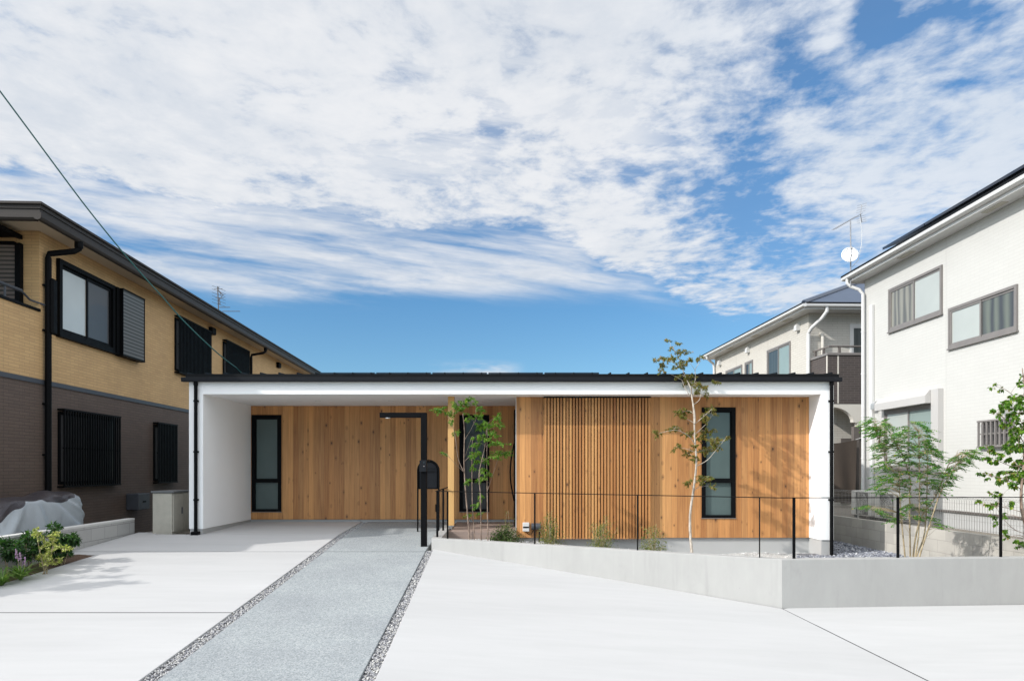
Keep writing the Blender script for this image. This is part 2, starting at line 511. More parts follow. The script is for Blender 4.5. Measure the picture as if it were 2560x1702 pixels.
def slat_h_build(c, pitch):
    def f(g, b):
        o, (x, y, z) = obj_xyz(g)
        fr = g.m('FRACT', g.div(z, pitch))
        g.put(b.inputs['Base Color'], g.mix(g.smooth(g.m('ABSOLUTE', g.sub(fr, 0.5)), 0.18, 0.40), c, tuple(q * .22 for q in c))); b.inputs['Roughness'].default_value = .45
        bump(g, b, fr, 0.8, 0.02)
    return f
def cloth_build(c, rough):
    def f(g, b):
        o, (x, y, z) = obj_xyz(g)
        n = g.noise(o, 5.0, 5, 0.6)
        g.put(b.inputs['Base Color'], g.mix(n, tuple(q * .82 for q in c), tuple(q * 1.18 for q in c))); b.inputs['Roughness'].default_value = rough
        bump(g, b, g.noise(o, 14.0, 4, 0.6), 0.25, 0.02)
    return f

M = {}
M['stucco'] = mat('white stucco', stucco_build((.88, .88, .87)))
M['soffit'] = mat('white soffit board', stucco_build((.86, .855, .84), .05))
M['siding'] = mat('cedar boards', wood_build(.108, (.265, .108, .034), (.675, .352, .130), vary=.62))
M['slats'] = mat('cedar slats', wood_build(.0585, (.29, .118, .034), (.60, .31, .108), vary=.8, knots=True))
M['post'] = mat('pale cedar post', wood_build(.40, (.50, .28, .095), (.64, .39, .15), along='x', knots=False, vary=.3))
M['black'] = mat('black powder coat', metal_build((.0050, .0052, .0058), .5, .06))
M['charcoal'] = mat('charcoal sheet metal', metal_build((.012, .013, .0155), .45, .12))
M['seam'] = mat('dark roof sheet', metal_build((.0075, .008, .009), .45, .10))
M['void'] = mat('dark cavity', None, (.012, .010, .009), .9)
M['frost'] = mat('frosted glass', frosted_build((.085, .118, .115)))
M['darkpane'] = mat('dark window glass', pane_build((.020, .022, .026), .4, coat=.45))
M['slab'] = mat('pale trowelled concrete', concrete_build((.424, .421, .414), .11, .8, (.45, 2.6, 1), .012))
M['wallcon'] = mat('smooth grey concrete', concrete_build((.338, .333, .318), .15, 1.1, (1.3, 1.3, .55), .02, .30, holes=True))
M['plinth'] = mat('grey mortar', concrete_build((.40, .40, .39), .06, 1.0))
M['path'] = mat('washed aggregate', path_build)
M['deck'] = mat('brown floor tile', brick_build((.30, .225, .185), (.27, .20, .165), (.20, .16, .14), .6, .6, .004, bs=.1))
M['pebble'] = mat('mixed grey pebble', island_build([(0, (.13, .13, .145)), (.3, (.26, .26, .275)), (.6, (.35, .347, .345)), (.85, (.44, .428, .40)), (1, (.56, .545, .51))], rough=.75))
M['crushed'] = mat('blue grey crushed stone', island_build([(0, (.09, .095, .12)), (.5, (.20, .21, .24)), (.85, (.33, .34, .37)), (1, (.50, .50, .50))], rough=.8))
M['whitestone'] = mat('white garden stone', island_build([(0, (.45, .45, .44)), (.6, (.66, .66, .64)), (1, (.80, .80, .78))], rough=.8))
M['gravelbed'] = mat('gravel layer', gravel_build([(0, (.06, .062, .075)), (.5, (.16, .165, .185)), (1, (.36, .36, .37))], 42))
M['pebblebed'] = mat('pebble layer', gravel_build([(0, (.16, .16, .17)), (.5, (.29, .29, .30)), (1, (.42, .415, .40))], 70))
M['bedstone'] = mat('pale planting gravel', gravel_build([(0, (.34, .34, .33)), (.5, (.52, .52, .50)), (1, (.72, .72, .70))], 55))
M['soil'] = mat('brown soil', soil_build((.035, .020, .012), (.13, .075, .045)))
M['earth'] = mat('bare ground', soil_build((.16, .14, .11), (.26, .23, .19)))
M['asphalt'] = mat('asphalt', concrete_build((.052, .052, .054), .2, 1.0, (1, 1, 1), .1))
M['tan'] = mat('tan brick siding', brick_build((.60, .385, .178), (.53, .335, .152), (.41, .265, .125), .26, .056, .005, joint=.45, bs=.30))
M['brown'] = mat('brown brick siding', brick_build((.122, .086, .066), (.106, .075, .058), (.070, .050, .040), .26, .056, .005, joint=.45, bs=.30))
M['eave'] = mat('dark brown eave', metal_build((.042, .036, .032), .5, .15))
M['eavesoffit'] = mat('beige soffit', stucco_build((.56, .46, .33), .08))
M['shutter'] = mat('grey shutter slats', slat_h_build((.14, .14, .145), .075))
M['blind'] = mat('brown louvre', slat_h_build((.16, .125, .11), .075))
M['whitepane'] = mat('pane with white blind', pane_build((.50, .54, .53), .5, coat=.35))
M['netpane'] = mat('pane with net curtain', pane_build((.055, .055, .056), .5, coat=.30))
M['curtain'] = mat('pane with folded curtain', pane_build((.25, .235, .19), .5, 34, (.10, .095, .08)))
M['palepane'] = mat('pane with pale blind', pane_build((.40, .42, .39), .4))
M['dimcurtain'] = mat('pane with dim striped curtain', pane_build((.13, .14, .11), .5, 26, (.045, .045, .045)))
M['greenpane'] = mat('pane with green curtain', pane_build((.045, .055, .055), .5, 30, (.025, .032, .032)))
M['tealpane'] = mat('pale teal pane', pane_build((.22, .28, .26), .4))
M['white_siding'] = mat('white brick siding', brick_build((.50, .493, .465), (.488, .481, .454), (.445, .436, .41), .24, .062, .004, joint=3.03, bs=.25, vary=.03))
M['cream_siding'] = mat('cream brick siding', brick_build((.52, .495, .445), (.50, .475, .425), (.38, .355, .305), .30, .075, .006, joint=3.03, bs=.6, vary=.04))
M['darkbrick'] = mat('dark brown tile', brick_build((.072, .058, .052), (.058, .047, .043), (.125, .105, .095), .22, .068, .005, bs=.3))
M['shutterbox'] = mat('beige shutter housing', None, (.44, .425, .405), .4)
M['trim'] = mat('white plastic trim', None, (.58, .575, .56), .35)
M['alu'] = mat('bronze grey aluminium', metal_build((.185, .17, .16), .4))
M['tile'] = mat('blue slate roof', tile_roof_build)
M['solar'] = mat('solar glass', pane_build((.008, .010, .018), .2))
M['block'] = mat('grey block wall', brick_build((.42, .415, .395), (.39, .385, .37), (.25, .245, .235), .4, .2, .006, bs=.3, vary=.12))
M['blockr'] = mat('weathered block wall', brick_build((.46, .435, .385), (.38, .36, .325), (.33, .31, .28), .4, .2, .006, bs=.35, vary=.28))
M['blockcap'] = mat('block wall cap', concrete_build((.58, .57, .54), .08))
M['mesh'] = mat('galvanised wire', None, (.30, .29, .275), .45, .3)
M['cabinet'] = mat('beige cabinet steel', metal_build((.41, .385, .325), .45))
M['cabtop'] = mat('grey cabinet lid', metal_build((.12, .125, .13), .5))
M['greybox'] = mat('grey equipment box', metal_build((.055, .060, .070), .5))
M['cover'] = mat('grey cover cloth', cloth_build((.33, .36, .38), .36))
M['plum'] = mat('plum cover cloth', cloth_build((.040, .035, .040), .4))
M['ac'] = mat('ivory outdoor unit', metal_build((.62, .60, .555), .45))
M['acdark'] = mat('fan grille', None, (.14, .135, .125), .6)
M['steel'] = mat('stainless steel', None, (.50, .50, .49), .45, .6)
M['antenna'] = mat('antenna aluminium', None, (.30, .30, .31), .4, .5)
M['rust'] = mat('rusty antenna', None, (.10, .085, .075), .7)
M['dish'] = mat('white dish', None, (.82, .82, .81), .35)
M['lens'] = mat('lamp diffuser', None, (.80, .80, .78), .4)
M['cable'] = mat('green cable', None, (.012, .095, .090), .45)
M['joint'] = mat('dark joint filler', None, (.022, .022, .024), .9)
M['tarp'] = mat('brown shade cloth', concrete_build((.055, .041, .031), .10, 1.5, (1, 1, 1), speck=0))
M['arch'] = mat('off white arch', stucco_build((.56, .53, .47), .05))
M['green'] = mat('green board', None, (.02, .085, .06), .6)
M['porchdark'] = mat('porch frame bronze', metal_build((.12, .105, .095), .45))
M['bark_grey'] = mat('pale grey bark', bark_build((.30, .25, .20), (.52, .47, .40)))
M['bark_brown'] = mat('brown bark', bark_build((.14, .095, .07), (.30, .22, .17)))
M['bark_green'] = mat('tan stems', bark_build((.22, .17, .10), (.40, .32, .20)))
def leafmat(name, stops, trans=.30):
    return mat(name, island_build(stops, trans, .5))
M['leaf_fresh'] = leafmat('fresh green leaves', [(0, (.040, .105, .008)), (.4, (.075, .180, .012)), (.8, (.13, .25, .020)), (.95, (.22, .27, .04)), (1, (.32, .25, .05))])
M['leaf_olive'] = leafmat('olive and bronze leaves', [(0, (.070, .095, .016)), (.4, (.135, .150, .030)), (.7, (.20, .175, .042)), (.9, (.25, .14, .035)), (1, (.32, .17, .05))])
M['leaf_deep'] = leafmat('deep green leaflets', [(0, (.022, .095, .010)), (.5, (.045, .165, .016)), (.85, (.085, .24, .022)), (.97, (.14, .25, .03)), (1, (.42, .27, .03))])
M['leaf_wide'] = leafmat('broad green leaves', [(0, (.034, .095, .008)), (.45, (.070, .160, .012)), (.8, (.12, .23, .018)), (.93, (.22, .26, .03)), (1, (.17, .075, .030))])
M['leaf_shrub'] = leafmat('small yellow green leaves', [(0, (.060, .085, .020)), (.5, (.13, .155, .035)), (.85, (.21, .22, .06)), (1, (.30, .26, .10))])
M['leaf_low'] = leafmat('dense green leaves', [(0, (.020, .045, .012)), (.5, (.045, .085, .020)), (.9, (.09, .14, .035)), (1, (.17, .17, .07))])
M['leaf_dark'] = leafmat('dark green leaves', [(0, (.014, .040, .014)), (.5, (.028, .078, .022)), (1, (.065, .135, .035))])
M['leaf_yellow'] = leafmat('variegated yellow leaves', [(0, (.11, .15, .03)), (.4, (.30, .32, .08)), (.8, (.48, .47, .17)), (1, (.60, .58, .30))])
M['leaf_strap'] = leafmat('strap leaves', [(0, (.050, .11, .020)), (.6, (.10, .18, .035)), (1, (.20, .26, .08))])
M['flower'] = mat('mauve flower', None, (.36, .22, .36), .7)

# ------------------------------------------------------------------ ground planes
def z_left(x, y):
    if y >= 12.15: return 0.023 * (y - 12.15)
    return -0.06 * (12.15 - y)
def z_mid(x, y): return -0.0894 - 0.0603 * (x + 1.187) + 0.0578 * (y - 10.66)
def z_right(x, y): return -0.503 + 0.07 * (y - 8.157)
def off(fn, d): return lambda x, y: fn(x, y) + d
def xl(y): return -2.81 + (10.45 - y) * 0.034
def xr(y): return min(-1.267 + (10.45 - y) * 0.028, -1.255 if y > 10.5 else 9)
def bw_left(y): return -6.26 - 0.041 * y          # face of the left boundary wall
def bw_right(y): return 7.50 - 0.041 * y          # face of the right boundary wall
WALL_TOP = 0.08
A = (-1.195, 10.66); B = (3.273, 8.157); R = (7.13, 8.385)
def joint_x(y): return 3.273 + 0.1439 * (8.157 - y)
G = 0.012
JY1, JY2, Y0 = 10.452, 7.0, 0.6

def slab(name, pts, fz, m, label, th=0.10, bev=0.004):
    o = MB().prism(pts, off(fz, -th), fz).build(name, M[m], bevel=bev)
    return struct(o, label)

# ground sheet out to the horizon
mb = MB()
rings = [-600, -120, -40, -14, 14, 40, 120, 600]
def zg(x, y): return -1.45 if abs(x) <= 40 and abs(y - 12) <= 40 else -1.6
for i in range(7):
    for j in range(7):
        c4 = [(rings[i], rings[j] + 12), (rings[i + 1], rings[j] + 12), (rings[i + 1], rings[j + 1] + 12), (rings[i], rings[j + 1] + 12)]
        mb.quad(*[(x, y, zg(x, y)) for x, y in c4])
struct(mb.build('ground', M['earth']), 'bare ground sheet spreading out beneath the lots and the street')
# lane in front of the lots (behind the camera)
mb = MB(); xs = [-60, -6.5, -1.2, 4.4, 60]
zr = lambda x: -0.735 - 0.0603 * (min(max(x, -1.2), 4.4) + 1.2)
for i in range(4):
    a, b = xs[i], xs[i + 1]
    mb.hexa([(a, -6, -1.44), (b, -6, -1.44), (b, Y0 - .01, -1.44), (a, Y0 - .01, -1.44), (a, -6, zr(a)), (b, -6, zr(b)), (b, Y0 - .01, zr(b)), (a, Y0 - .01, zr(a))])
struct(mb.build('road', M['asphalt']), 'narrow asphalt lane running along the foot of the driveway')
# neighbouring lots
o = MB().box(-40, -7.05, Y0, 45, -1.45, -0.30).build('left_lot', M['earth']); struct(o, 'bare earth yard of the tan house')
o = MB().prism([(bw_right(Y0) + .12, Y0), (40, Y0), (40, 45), (bw_right(45) + .12, 45)], -1.45, 0.03).build('right_lot', M['earth']); struct(o, 'bare earth yard of the white house')
o = MB().box(-6.9, 6.9, 19.8, 45, -1.45, -0.25).build('back_lot', M['earth']); struct(o, 'bare earth yard behind the timber house')
o = MB().box(-6.8, -5.75, 12.4, 19.7, -1.44, -0.08).build('side_passage', M['earth']); struct(o, 'bare earth passage beside the white end wall')
# pale slabs, washed path and gravel strips
slab('driveway', [(xl(JY1 + G) - .135, JY1 + G), (xl(12.15) - .135, 12.15), (-6.30, 12.15), (-6.36, 12.45), (-6.74, 12.45), (bw_left(JY1) + .0, JY1 + G)][::-1],
     z_left, 'slab', 'pale concrete apron in front of the carport')
slab('driveway', [(xl(12.156) - .135, 12.156), (xl(14.40) - .135, 14.40), (-5.45, 14.40), (-5.45, 12.16)][::-1], z_left, 'slab', 'pale concrete floor under the carport roof', bev=0)
slab('driveway', [(-6.14, JY2 + G), (xl(JY2 + G) - .135, JY2 + G), (xl(JY1 - G) - .135, JY1 - G), (bw_left(JY1 - G), JY1 - G), (bw_left(10.26), 10.26), (-6.14, 10.20)], z_left, 'slab', 'pale concrete slab between the two joints left of the path')
slab('driveway', [(-6.14, Y0), (xl(Y0) - .135, Y0), (xl(JY2 - G) - .135, JY2 - G), (-6.14, JY2 - G)], z_left, 'slab', 'pale concrete slab at the lower left nearest the street')
slab('path', [(xl(JY1 + G), JY1 + G), (xr(JY1 + .1), JY1 + G), (-1.255, 12.15), (xl(12.15), 12.15)], z_left, 'path', 'washed grey aggregate path beside the lamp post')
slab('path', [(xl(12.15), 12.152), (-1.255, 12.152), (-1.255, 14.40), (xl(14.40), 14.40)], z_left, 'path', 'washed grey aggregate path under the porch roof', bev=0)
slab('path', [(xl(Y0), Y0), (xr(Y0), Y0), (xr(JY1 - G), JY1 - G), (xl(JY1 - G), JY1 - G)], z_left, 'path', 'washed grey aggregate path running down to the street')
xm = lambda y: xr(y) + .13
slab('driveway', [(xm(Y0), Y0), (joint_x(Y0) - .007, Y0), (joint_x(8.1) - .007, 8.13), (A[0] + .1, A[1] + .02), (xm(10.4) - .03, 10.64)], z_mid, 'slab', 'large pale concrete parking slab below the retaining wall')
slab('driveway', [(joint_x(Y0) + .007, Y0), (7.5, Y0), (7.2, 8.37), (B[0] + .1, B[1] + .02), (joint_x(8.13) + .007, 8.13)], z_right, 'slab', 'pale concrete slab right of the diagonal joint')
# dark filler in the joints between the slabs
for (p, q, f, nm) in (((-6.14, JY2), (xl(JY2) - .135, JY2), z_left, 'nearer'), ((bw_left(JY1), JY1), (xl(JY1) - .135, JY1), z_left, 'farther'), ((xl(JY1), JY1), (xr(JY1), JY1), z_left, 'path'), ((joint_x(Y0), Y0), (joint_x(8.15), 8.15), z_mid, 'diagonal')):
    d = Vector((q[0] - p[0], q[1] - p[1])).normalized(); n_ = Vector((-d.y, d.x)) * (G + .003)
    pts = [(p[0] - n_.x, p[1] - n_.y), (q[0] - n_.x, q[1] - n_.y), (q[0] + n_.x, q[1] + n_.y), (p[0] + n_.x, p[1] + n_.y)]
    struct(MB().prism(pts, off(f, -.06), off(f, -.0015)).build('expansion_joint', M['joint']), nm + ' dark joint line in the pale paving')
# pebble strips
mb = MB()
for k in range(14):
    ya, yb = Y0 + k, min(Y0 + k + 1, 14.4)
    if ya >= 14.4: break
    mb.quad(*[(x, y, z_left(x, y) - .030) for x, y in ((xl(ya) - .14, ya), (xl(ya) + .005, ya), (xl(yb) + .005, yb), (xl(yb) - .14, yb))])
    yb2 = min(yb, 10.6)
    if ya < 10.6:
        mb.quad(*[(x, y, z_left(x, y) - .030) for x, y in ((xr(ya) - .005, ya), (xm(ya) + .01, ya), (xm(yb2) + .01, yb2), (xr(yb2) - .005, yb2))])
struct(mb.build('strip_bed', M['pebblebed']), 'fine stone layer in the two narrow strips beside the path')

ICO = None
def ico():
    global ICO
    if ICO is None:
        t = (1 + 5 ** .5) / 2
        v = [(-1, t, 0), (1, t, 0), (-1, -t, 0), (1, -t, 0), (0, -1, t), (0, 1, t), (0, -1, -t), (0, 1, -t), (t, 0, -1), (t, 0, 1), (-t, 0, -1), (-t, 0, 1)]
        v = [Vector(p).normalized() for p in v]
        f = [(0, 11, 5), (0, 5, 1), (0, 1, 7), (0, 7, 10), (0, 10, 11), (1, 5, 9), (5, 11, 4), (11, 10, 2), (10, 7, 6), (7, 1, 8), (3, 9, 4), (3, 4, 2), (3, 2, 6), (3, 6, 8), (3, 8, 9), (4, 9, 5), (2, 4, 11), (6, 2, 10), (8, 6, 7), (9, 8, 1)]
        ICO = (v, f)
    return ICO
def stone(mb, p, r, flat=.65, rough=.28):
    v, f = ico(); i = len(mb.v)
    a = rnd.uniform(0, 6.28); ca, sa = math.cos(a), math.sin(a)
    sx, sy, sz = r * rnd.uniform(.8, 1.35), r * rnd.uniform(.7, 1.05), r * flat * rnd.uniform(.75, 1.2)
    tx, ty = rnd.uniform(-.4, .4), rnd.uniform(-.4, .4)
    for q in v:
        k = 1 + rnd.uniform(-rough, rough)
        x, y, z = q.x * sx * k, q.y * sy * k, q.z * sz * k
        z += x * tx + y * ty
        mb.v.append((p[0] + x * ca - y * sa, p[1] + x * sa + y * ca, p[2] + z))
    mb.f += [tuple(i + k for k in t) for t in f]
mb = MB()
y = 3.9
while y < 14.38:
    dens = 1.0 if y < 8 else .8
    for side in (0, 1):
        if side == 1 and y > 10.60: continue
        for k in range(9):
            yy = y + rnd.uniform(-.012, .012)
            xx = (xl(yy) - rnd.uniform(.008, .127)) if side == 0 else (xr(yy) + rnd.uniform(.008, .122))
            stone(mb, (xx, yy, z_left(xx, yy) - rnd.uniform(.008, .022)), rnd.uniform(.0055, .0115))
    y += .017 if y < 8 else .022
o = mb.build('pebble_strip', M['pebble']); o['kind'] = 'stuff'; tag(o, 'mixed grey pebbles filling the narrow strips along the path', 'pebbles')

# ------------------------------------------------------------------ retaining wall and railing
def inner(p, q, d):
    dx, dy = q[0] - p[0], q[1] - p[1]; l = math.hypot(dx, dy)
    return (-dy / l * d, dx / l * d)
T_ = .15
def offline(p, q, d):
    n = inner(p, q, d); return (p[0] + n[0], p[1] + n[1]), (q[0] + n[0], q[1] + n[1])
def cross(l1, l2):
    (x1, y1), (x2, y2) = l1; (x3, y3), (x4, y4) = l2
    d = (x1 - x2) * (y3 - y4) - (y1 - y2) * (x3 - x4)
    a = x1 * y2 - y1 * x2; b = x3 * y4 - y3 * x4
    return ((a * (x3 - x4) - (x1 - x2) * b) / d, (a * (y3 - y4) - (y1 - y2) * b) / d)
S = (-1.235, 13.62)
def offs(d):
    l0 = offline(S, A, d); l1 = offline(A, B, d); l2 = offline(B, R, d)
    return [l0[0], cross(l0, l1), cross(l1, l2), l2[1]]
outer = [S, A, B, R]; inn = offs(T_); mid = offs(T_ * .5)
o = MB().prism(outer + inn[::-1], -1.3, WALL_TOP).build('retaining_wall', M['wallcon'], bevel=.006, seg=2)
tag(o, 'low smooth grey concrete retaining wall bending round the planting bed', 'wall')

rail = thing('railing', 'thin black metal railing standing on the low concrete wall', 'railing', (mid[1][0], mid[1][1], WALL_TOP))
RT = .818
mb = MB(); pts = [Vector((S[0] + .075, 13.45, 0))] + [Vector((*mid[1], 0)), Vector((*mid[2], 0)), Vector((*mid[3], 0))]
for p, q in zip(pts[:-1], pts[1:]):
    d = (q - p).normalized(); n = Vector((-d.y, d.x, 0)) * .016
    e = d * .012
    p2, q2 = p - e, q + e
    mb.hexa([(*(p2 - n).xy, RT - .010), (*(q2 - n).xy, RT - .010), (*(q2 + n).xy, RT - .010), (*(p2 + n).xy, RT - .010),
             (*(p2 - n).xy, RT), (*(q2 - n).xy, RT), (*(q2 + n).xy, RT), (*(p2 + n).xy, RT)])
mb.build('handrail', M['black'], rail)
def post(p, wdir, w=.034, t=.010):
    wd = Vector((wdir[0], wdir[1], 0)).normalized() * (w / 2); td = Vector((-wd.y, wd.x, 0)).normalized() * (t / 2)
    c = [Vector((p[0], p[1], 0)) + s1 * wd + s2 * td for s1, s2 in ((-1, -1), (1, -1), (1, 1), (-1, 1))]
    m_ = MB(); m_.hexa([(*q.xy, WALL_TOP - .02) for q in c] + [(*q.xy, RT - .010) for q in c])
    m_.build('baluster', M['black'], rail)
for yy in (13.35, 12.0, 10.85):
    post((S[0] + .075 + (13.62 - yy) * .013, yy), (1, 0))
def on_line(px, i):
    k = (px - CX) / F
    (x1, y1), (x2, y2) = mid[i], mid[i + 1]
    t = (k * y1 - x1) / ((x2 - x1) - k * (y2 - y1))
    return (x1 + (x2 - x1) * t, y1 + (y2 - y1) * t)
dab = Vector((B[0] - A[0], B[1] - A[1])).normalized()
for px in (1119, 1337, 1594, 1899):
    post(on_line(px, 1), (-dab.y, dab.x))
for px in (1985, 2245, 2502):
    post(on_line(px, 2), (1, .06))

# planting bed behind the wall
def yw(x):
    if x < mid[2][0]:
        t = (x - mid[1][0]) / (mid[2][0] - mid[1][0]); return mid[1][1] + (mid[2][1] - mid[1][1]) * t
    t = (x - mid[2][0]) / (mid[3][0] - mid[2][0]); return mid[2][1] + (mid[3][1] - mid[2][1]) * t
def zbed(x, y):
    return -.10 - .30 * min(1, max(0, (x + .6) / 3.6)) + .015 * math.sin(x * 5.1 + y * 3.3) + .012 * math.sin(y * 7.7 - x * 2.9)
mb = MB(); xs = [-1.12 + k * .12 for k in range(58)]
grid = []
for x in xs:
    ya, yb = yw(max(x, mid[1][0])) - .0, (12.22 if x < .1 else 12.70)
    grid.append([(x, ya + (yb - ya) * j / 24, zbed(x, ya + (yb - ya) * j / 24)) for j in range(25)])
for a, b in zip(grid[:-1], grid[1:]):
    for j in range(24):
        mb.quad(a[j], b[j], b[j + 1], a[j + 1])
struct(mb.build('planting_bed', M['bedstone'], smooth=True), 'pale gravel planting bed behind the low concrete wall')
mb = MB()
for i in range(1900):
    x = rnd.uniform(-.9, 5.75); ya = yw(x) + .1; y = rnd.uniform(ya, 12.66 if x > .15 else 12.2)
    stone(mb, (x, y, zbed(x, y) + .006), rnd.uniform(.008, .017))
o = mb.build('white_gravel', M['whitestone']); o['kind'] = 'stuff'; tag(o, 'white gravel strewn over the planting bed', 'gravel')
# side yard of crushed stone
zs = lambda x, y: -.385 + .004 * (y - 9)
mb = MB()
for j in range(12):
    ya, yb = 8.6 + j * .95, 8.6 + (j + 1) * .95
    mb.quad((5.70, max(ya, 12.10) if ya < 12.1 else ya, zs(0, ya)), (bw_right(ya) + .02, ya, zs(0, ya)), (bw_right(yb) + .02, yb, zs(0, yb)), (5.70, yb, zs(0, yb))) if ya >= 12.1 else \
        mb.quad((5.2, ya, zs(0, ya) + .0), (bw_right(ya) + .02, ya, zs(0, ya)), (bw_right(yb) + .02, yb, zs(0, yb)), (5.2, yb, zs(0, yb)))
struct(mb.build('side_yard', M['gravelbed']), 'dark stone layer in the gap between the houses')
mb = MB()
for i in range(9000):
    y = 11.0 + 7.5 * rnd.random() ** 1.3; x = rnd.uniform(5.85 if y > 12.0 else 5.0, bw_right(y) - .04)
    stone(mb, (x, y, zs(x, y) + rnd.uniform(.004, .02)), rnd.uniform(.011, .024), .6, .4)
o = mb.build('crushed_stone', M['crushed']); o['kind'] = 'stuff'; tag(o, 'blue grey crushed stone between the timber house and the block wall', 'gravel')

# ------------------------------------------------------------------ the timber house
house = thing('timber_house', 'single storey white house with cedar boarded front and black roof edge', 'house', (0, 12.15, 0))
YF = 12.15
def wall(name, m, *b, bev=0.0, parent=house):
    o = MB()
    for q in b: o.box(*q)
    return o.build(name, M[m], parent, bevel=bev)
wall('side_wall', 'stucco', (-5.68, -5.43, YF, 19.5, .093, 2.74), bev=.006)
wall('side_wall', 'stucco', (5.57, 5.80, YF, 19.5, -.107, 2.74), bev=.006)
wall('fascia_wall', 'stucco', (-5.43, 5.57, YF, YF + .20, 2.491, 2.74))
wall('soffit', 'soffit', (-5.43, 5.57, YF + .20, 14.46, 2.494, 2.62))
wall('rear_wall', 'stucco', (-5.43, .16, 14.50, 19.46, -.3, 2.48), (.17, 5.57, 12.75, 19.46, -.12, 2.48))
wall('plinth', 'plinth', (-5.665, -5.445, YF + .015, 19.45, -.5, .092), (5.585, 5.785, YF + .02, 19.45, -.9, -.108),
     (.165, 5.584, 12.68, 19.4, -.9, -.11), (-5.444, .164, 14.445, 19.4, -.5, .095))
# boarded fronts with window openings
def siding(x0, x1, z0, z1, y, th, holes):
    mb = MB(); cur = x0
    for (a, b, c, d) in holes:
        if a > cur + 1e-4: mb.box(cur, a, y, y + th, z0, z1)
        mb.box(a, b, y, y + th, z0, c); mb.box(a, b, y, y + th, d, z1); cur = b
    mb.box(cur, x1, y, y + th, z0, z1)
    return mb
WL = (-5.415, -4.785, .262, 2.302); WM = (-1.030, -.395, .262, 2.302); WR = (3.582, 4.210, .257, 2.300)
YB, YW = 14.42, 12.63
siding(-5.43, .146, .098, 2.492, YB, .05, [WL, WM]).build('cedar_siding', M['siding'], house)
siding(.150, 5.568, -.109, 2.492, YW, .05, [WR]).build('cedar_siding', M['siding'], house)
MB().box(.146, .166, YW + .003, YB - .002, .06, 2.492).build('cedar_return', M['siding'], house)
MB().box(.1415, .1535, YW - .004, YW + .012, -.109, 2.49).build('corner_trim', M['trim'], house)
def tall_window(x0, x1, z0, z1, y, m, split, flip):
    fw = .072; mb = MB()
    yo, yi = y - .012, y + .09
    mb.box(x0, x0 + fw, yo, yi, z0, z1); mb.box(x1 - fw, x1, yo, yi, z0, z1)
    mb.box(x0 + fw, x1 - fw, yo, yi, z1 - fw, z1); mb.box(x0 + fw, x1 - fw, yo, yi, z0, z0 + fw * .72)
    mb.box(x0 + fw, x1 - fw, yo + .002, yi, split - .03, split + .03)
    s = .022                                   # the upper sash stands inside the frame
    a, b, c, d = x0 + fw, x1 - fw, split + .03, z1 - fw
    mb.box(a, a + s, y + .012, yi, c, d); mb.box(b - s, b, y + .012, yi, c, d); mb.box(a + s, b - s, y + .012, yi, d - s, d); mb.box(a + s, b - s, y + .012, yi, c, c + s)
    w = mb.build('window', M['black'], house)
    MB().box(a + s, b - s, y + .035, y + .05, c + s, d - s).build('pane', M[m], w)
    MB().box(a, b, y + .045, y + .06, z0 + fw * .72, split - .03).build('pane', M[m], w)
    MB().box(x0 - .01, x1 + .01, y - .016, y + .0, z0 - .012, z0 - .001).build('sill', M['alu'], w)
    MB().box(x0 - .0, x1 + .0, y + .10, y + .11, z0, z1).build('backing', M['void'], w)
tall_window(*WL, YB, 'frost', .905, 0); tall_window(*WM, YB, 'darkpane', .905, 0); tall_window(*WR, YW, 'frost', .935, 1)
# slatted screen
mb = MB(); xs0, xs1 = .668, 2.612; pitch = .0585; n = 33
st = (xs1 - xs0 - .0395) / n
for k in range(n + 1):
    x = xs0 + k * st
    mb.box(x, x + .0395, 12.515, 12.572, -.122, 2.462)
scr = mb.build('slat_screen', M['slats'], house, bevel=.002)
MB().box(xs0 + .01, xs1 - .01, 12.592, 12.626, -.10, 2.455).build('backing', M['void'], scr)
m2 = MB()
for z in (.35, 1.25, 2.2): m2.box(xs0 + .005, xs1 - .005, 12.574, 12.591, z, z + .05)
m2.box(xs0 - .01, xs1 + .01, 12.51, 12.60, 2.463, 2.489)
m2.build('batten', M['void'], scr)
# roof, seams, gutter, pipes
rs = .05; zr0 = 2.842
def zroof(y): return zr0 + (y - 12.09) * rs
mb = MB(); mb.hexa([(-5.71, 12.09, 2.745), (5.86, 12.09, 2.745), (5.86, 19.7, 2.75), (-5.71, 19.7, 2.75), (-5.71, 12.09, zr0), (5.86, 12.09, zr0), (5.86, 19.7, zroof(19.7)), (-5.71, 19.7, zroof(19.7))])
roof = mb.build('roof', M['seam'], house)
mb = MB(); x = -5.70
while x < 5.86:
    mb.hexa([(x, 12.085, zr0 - .01), (x + .018, 12.085, zr0 - .01), (x + .018, 19.6, zroof(19.6) - .01), (x, 19.6, zroof(19.6) - .01),
             (x, 12.085, zr0 + .028), (x + .018, 12.085, zr0 + .028), (x + .018, 19.6, zroof(19.6) + .028), (x, 19.6, zroof(19.6) + .028)])
    x += .3265
mb.build('standing_seam', M['seam'], roof)
for k in range(5):
    x = -3.55 + k * 1.06
    mb = MB(); y0, y1 = 12.9, 14.5
    mb.hexa([(x, y0, zroof(y0) + .075), (x + 1.03, y0, zroof(y0) + .075), (x + 1.03, y1, zroof(y1) + .075), (x, y1, zroof(y1) + .075), (x, y0, zroof(y0) + .100), (x + 1.03, y0, zroof(y0) + .100), (x + 1.03, y1, zroof(y1) + .100), (x, y1, zroof(y1) + .100)])
    MB.build(mb, 'solar_panel', M['solar'], roof)
gut = wall('gutter', 'charcoal', (-5.775, 5.905, 12.045, 12.142, 2.704, 2.778), bev=.006)
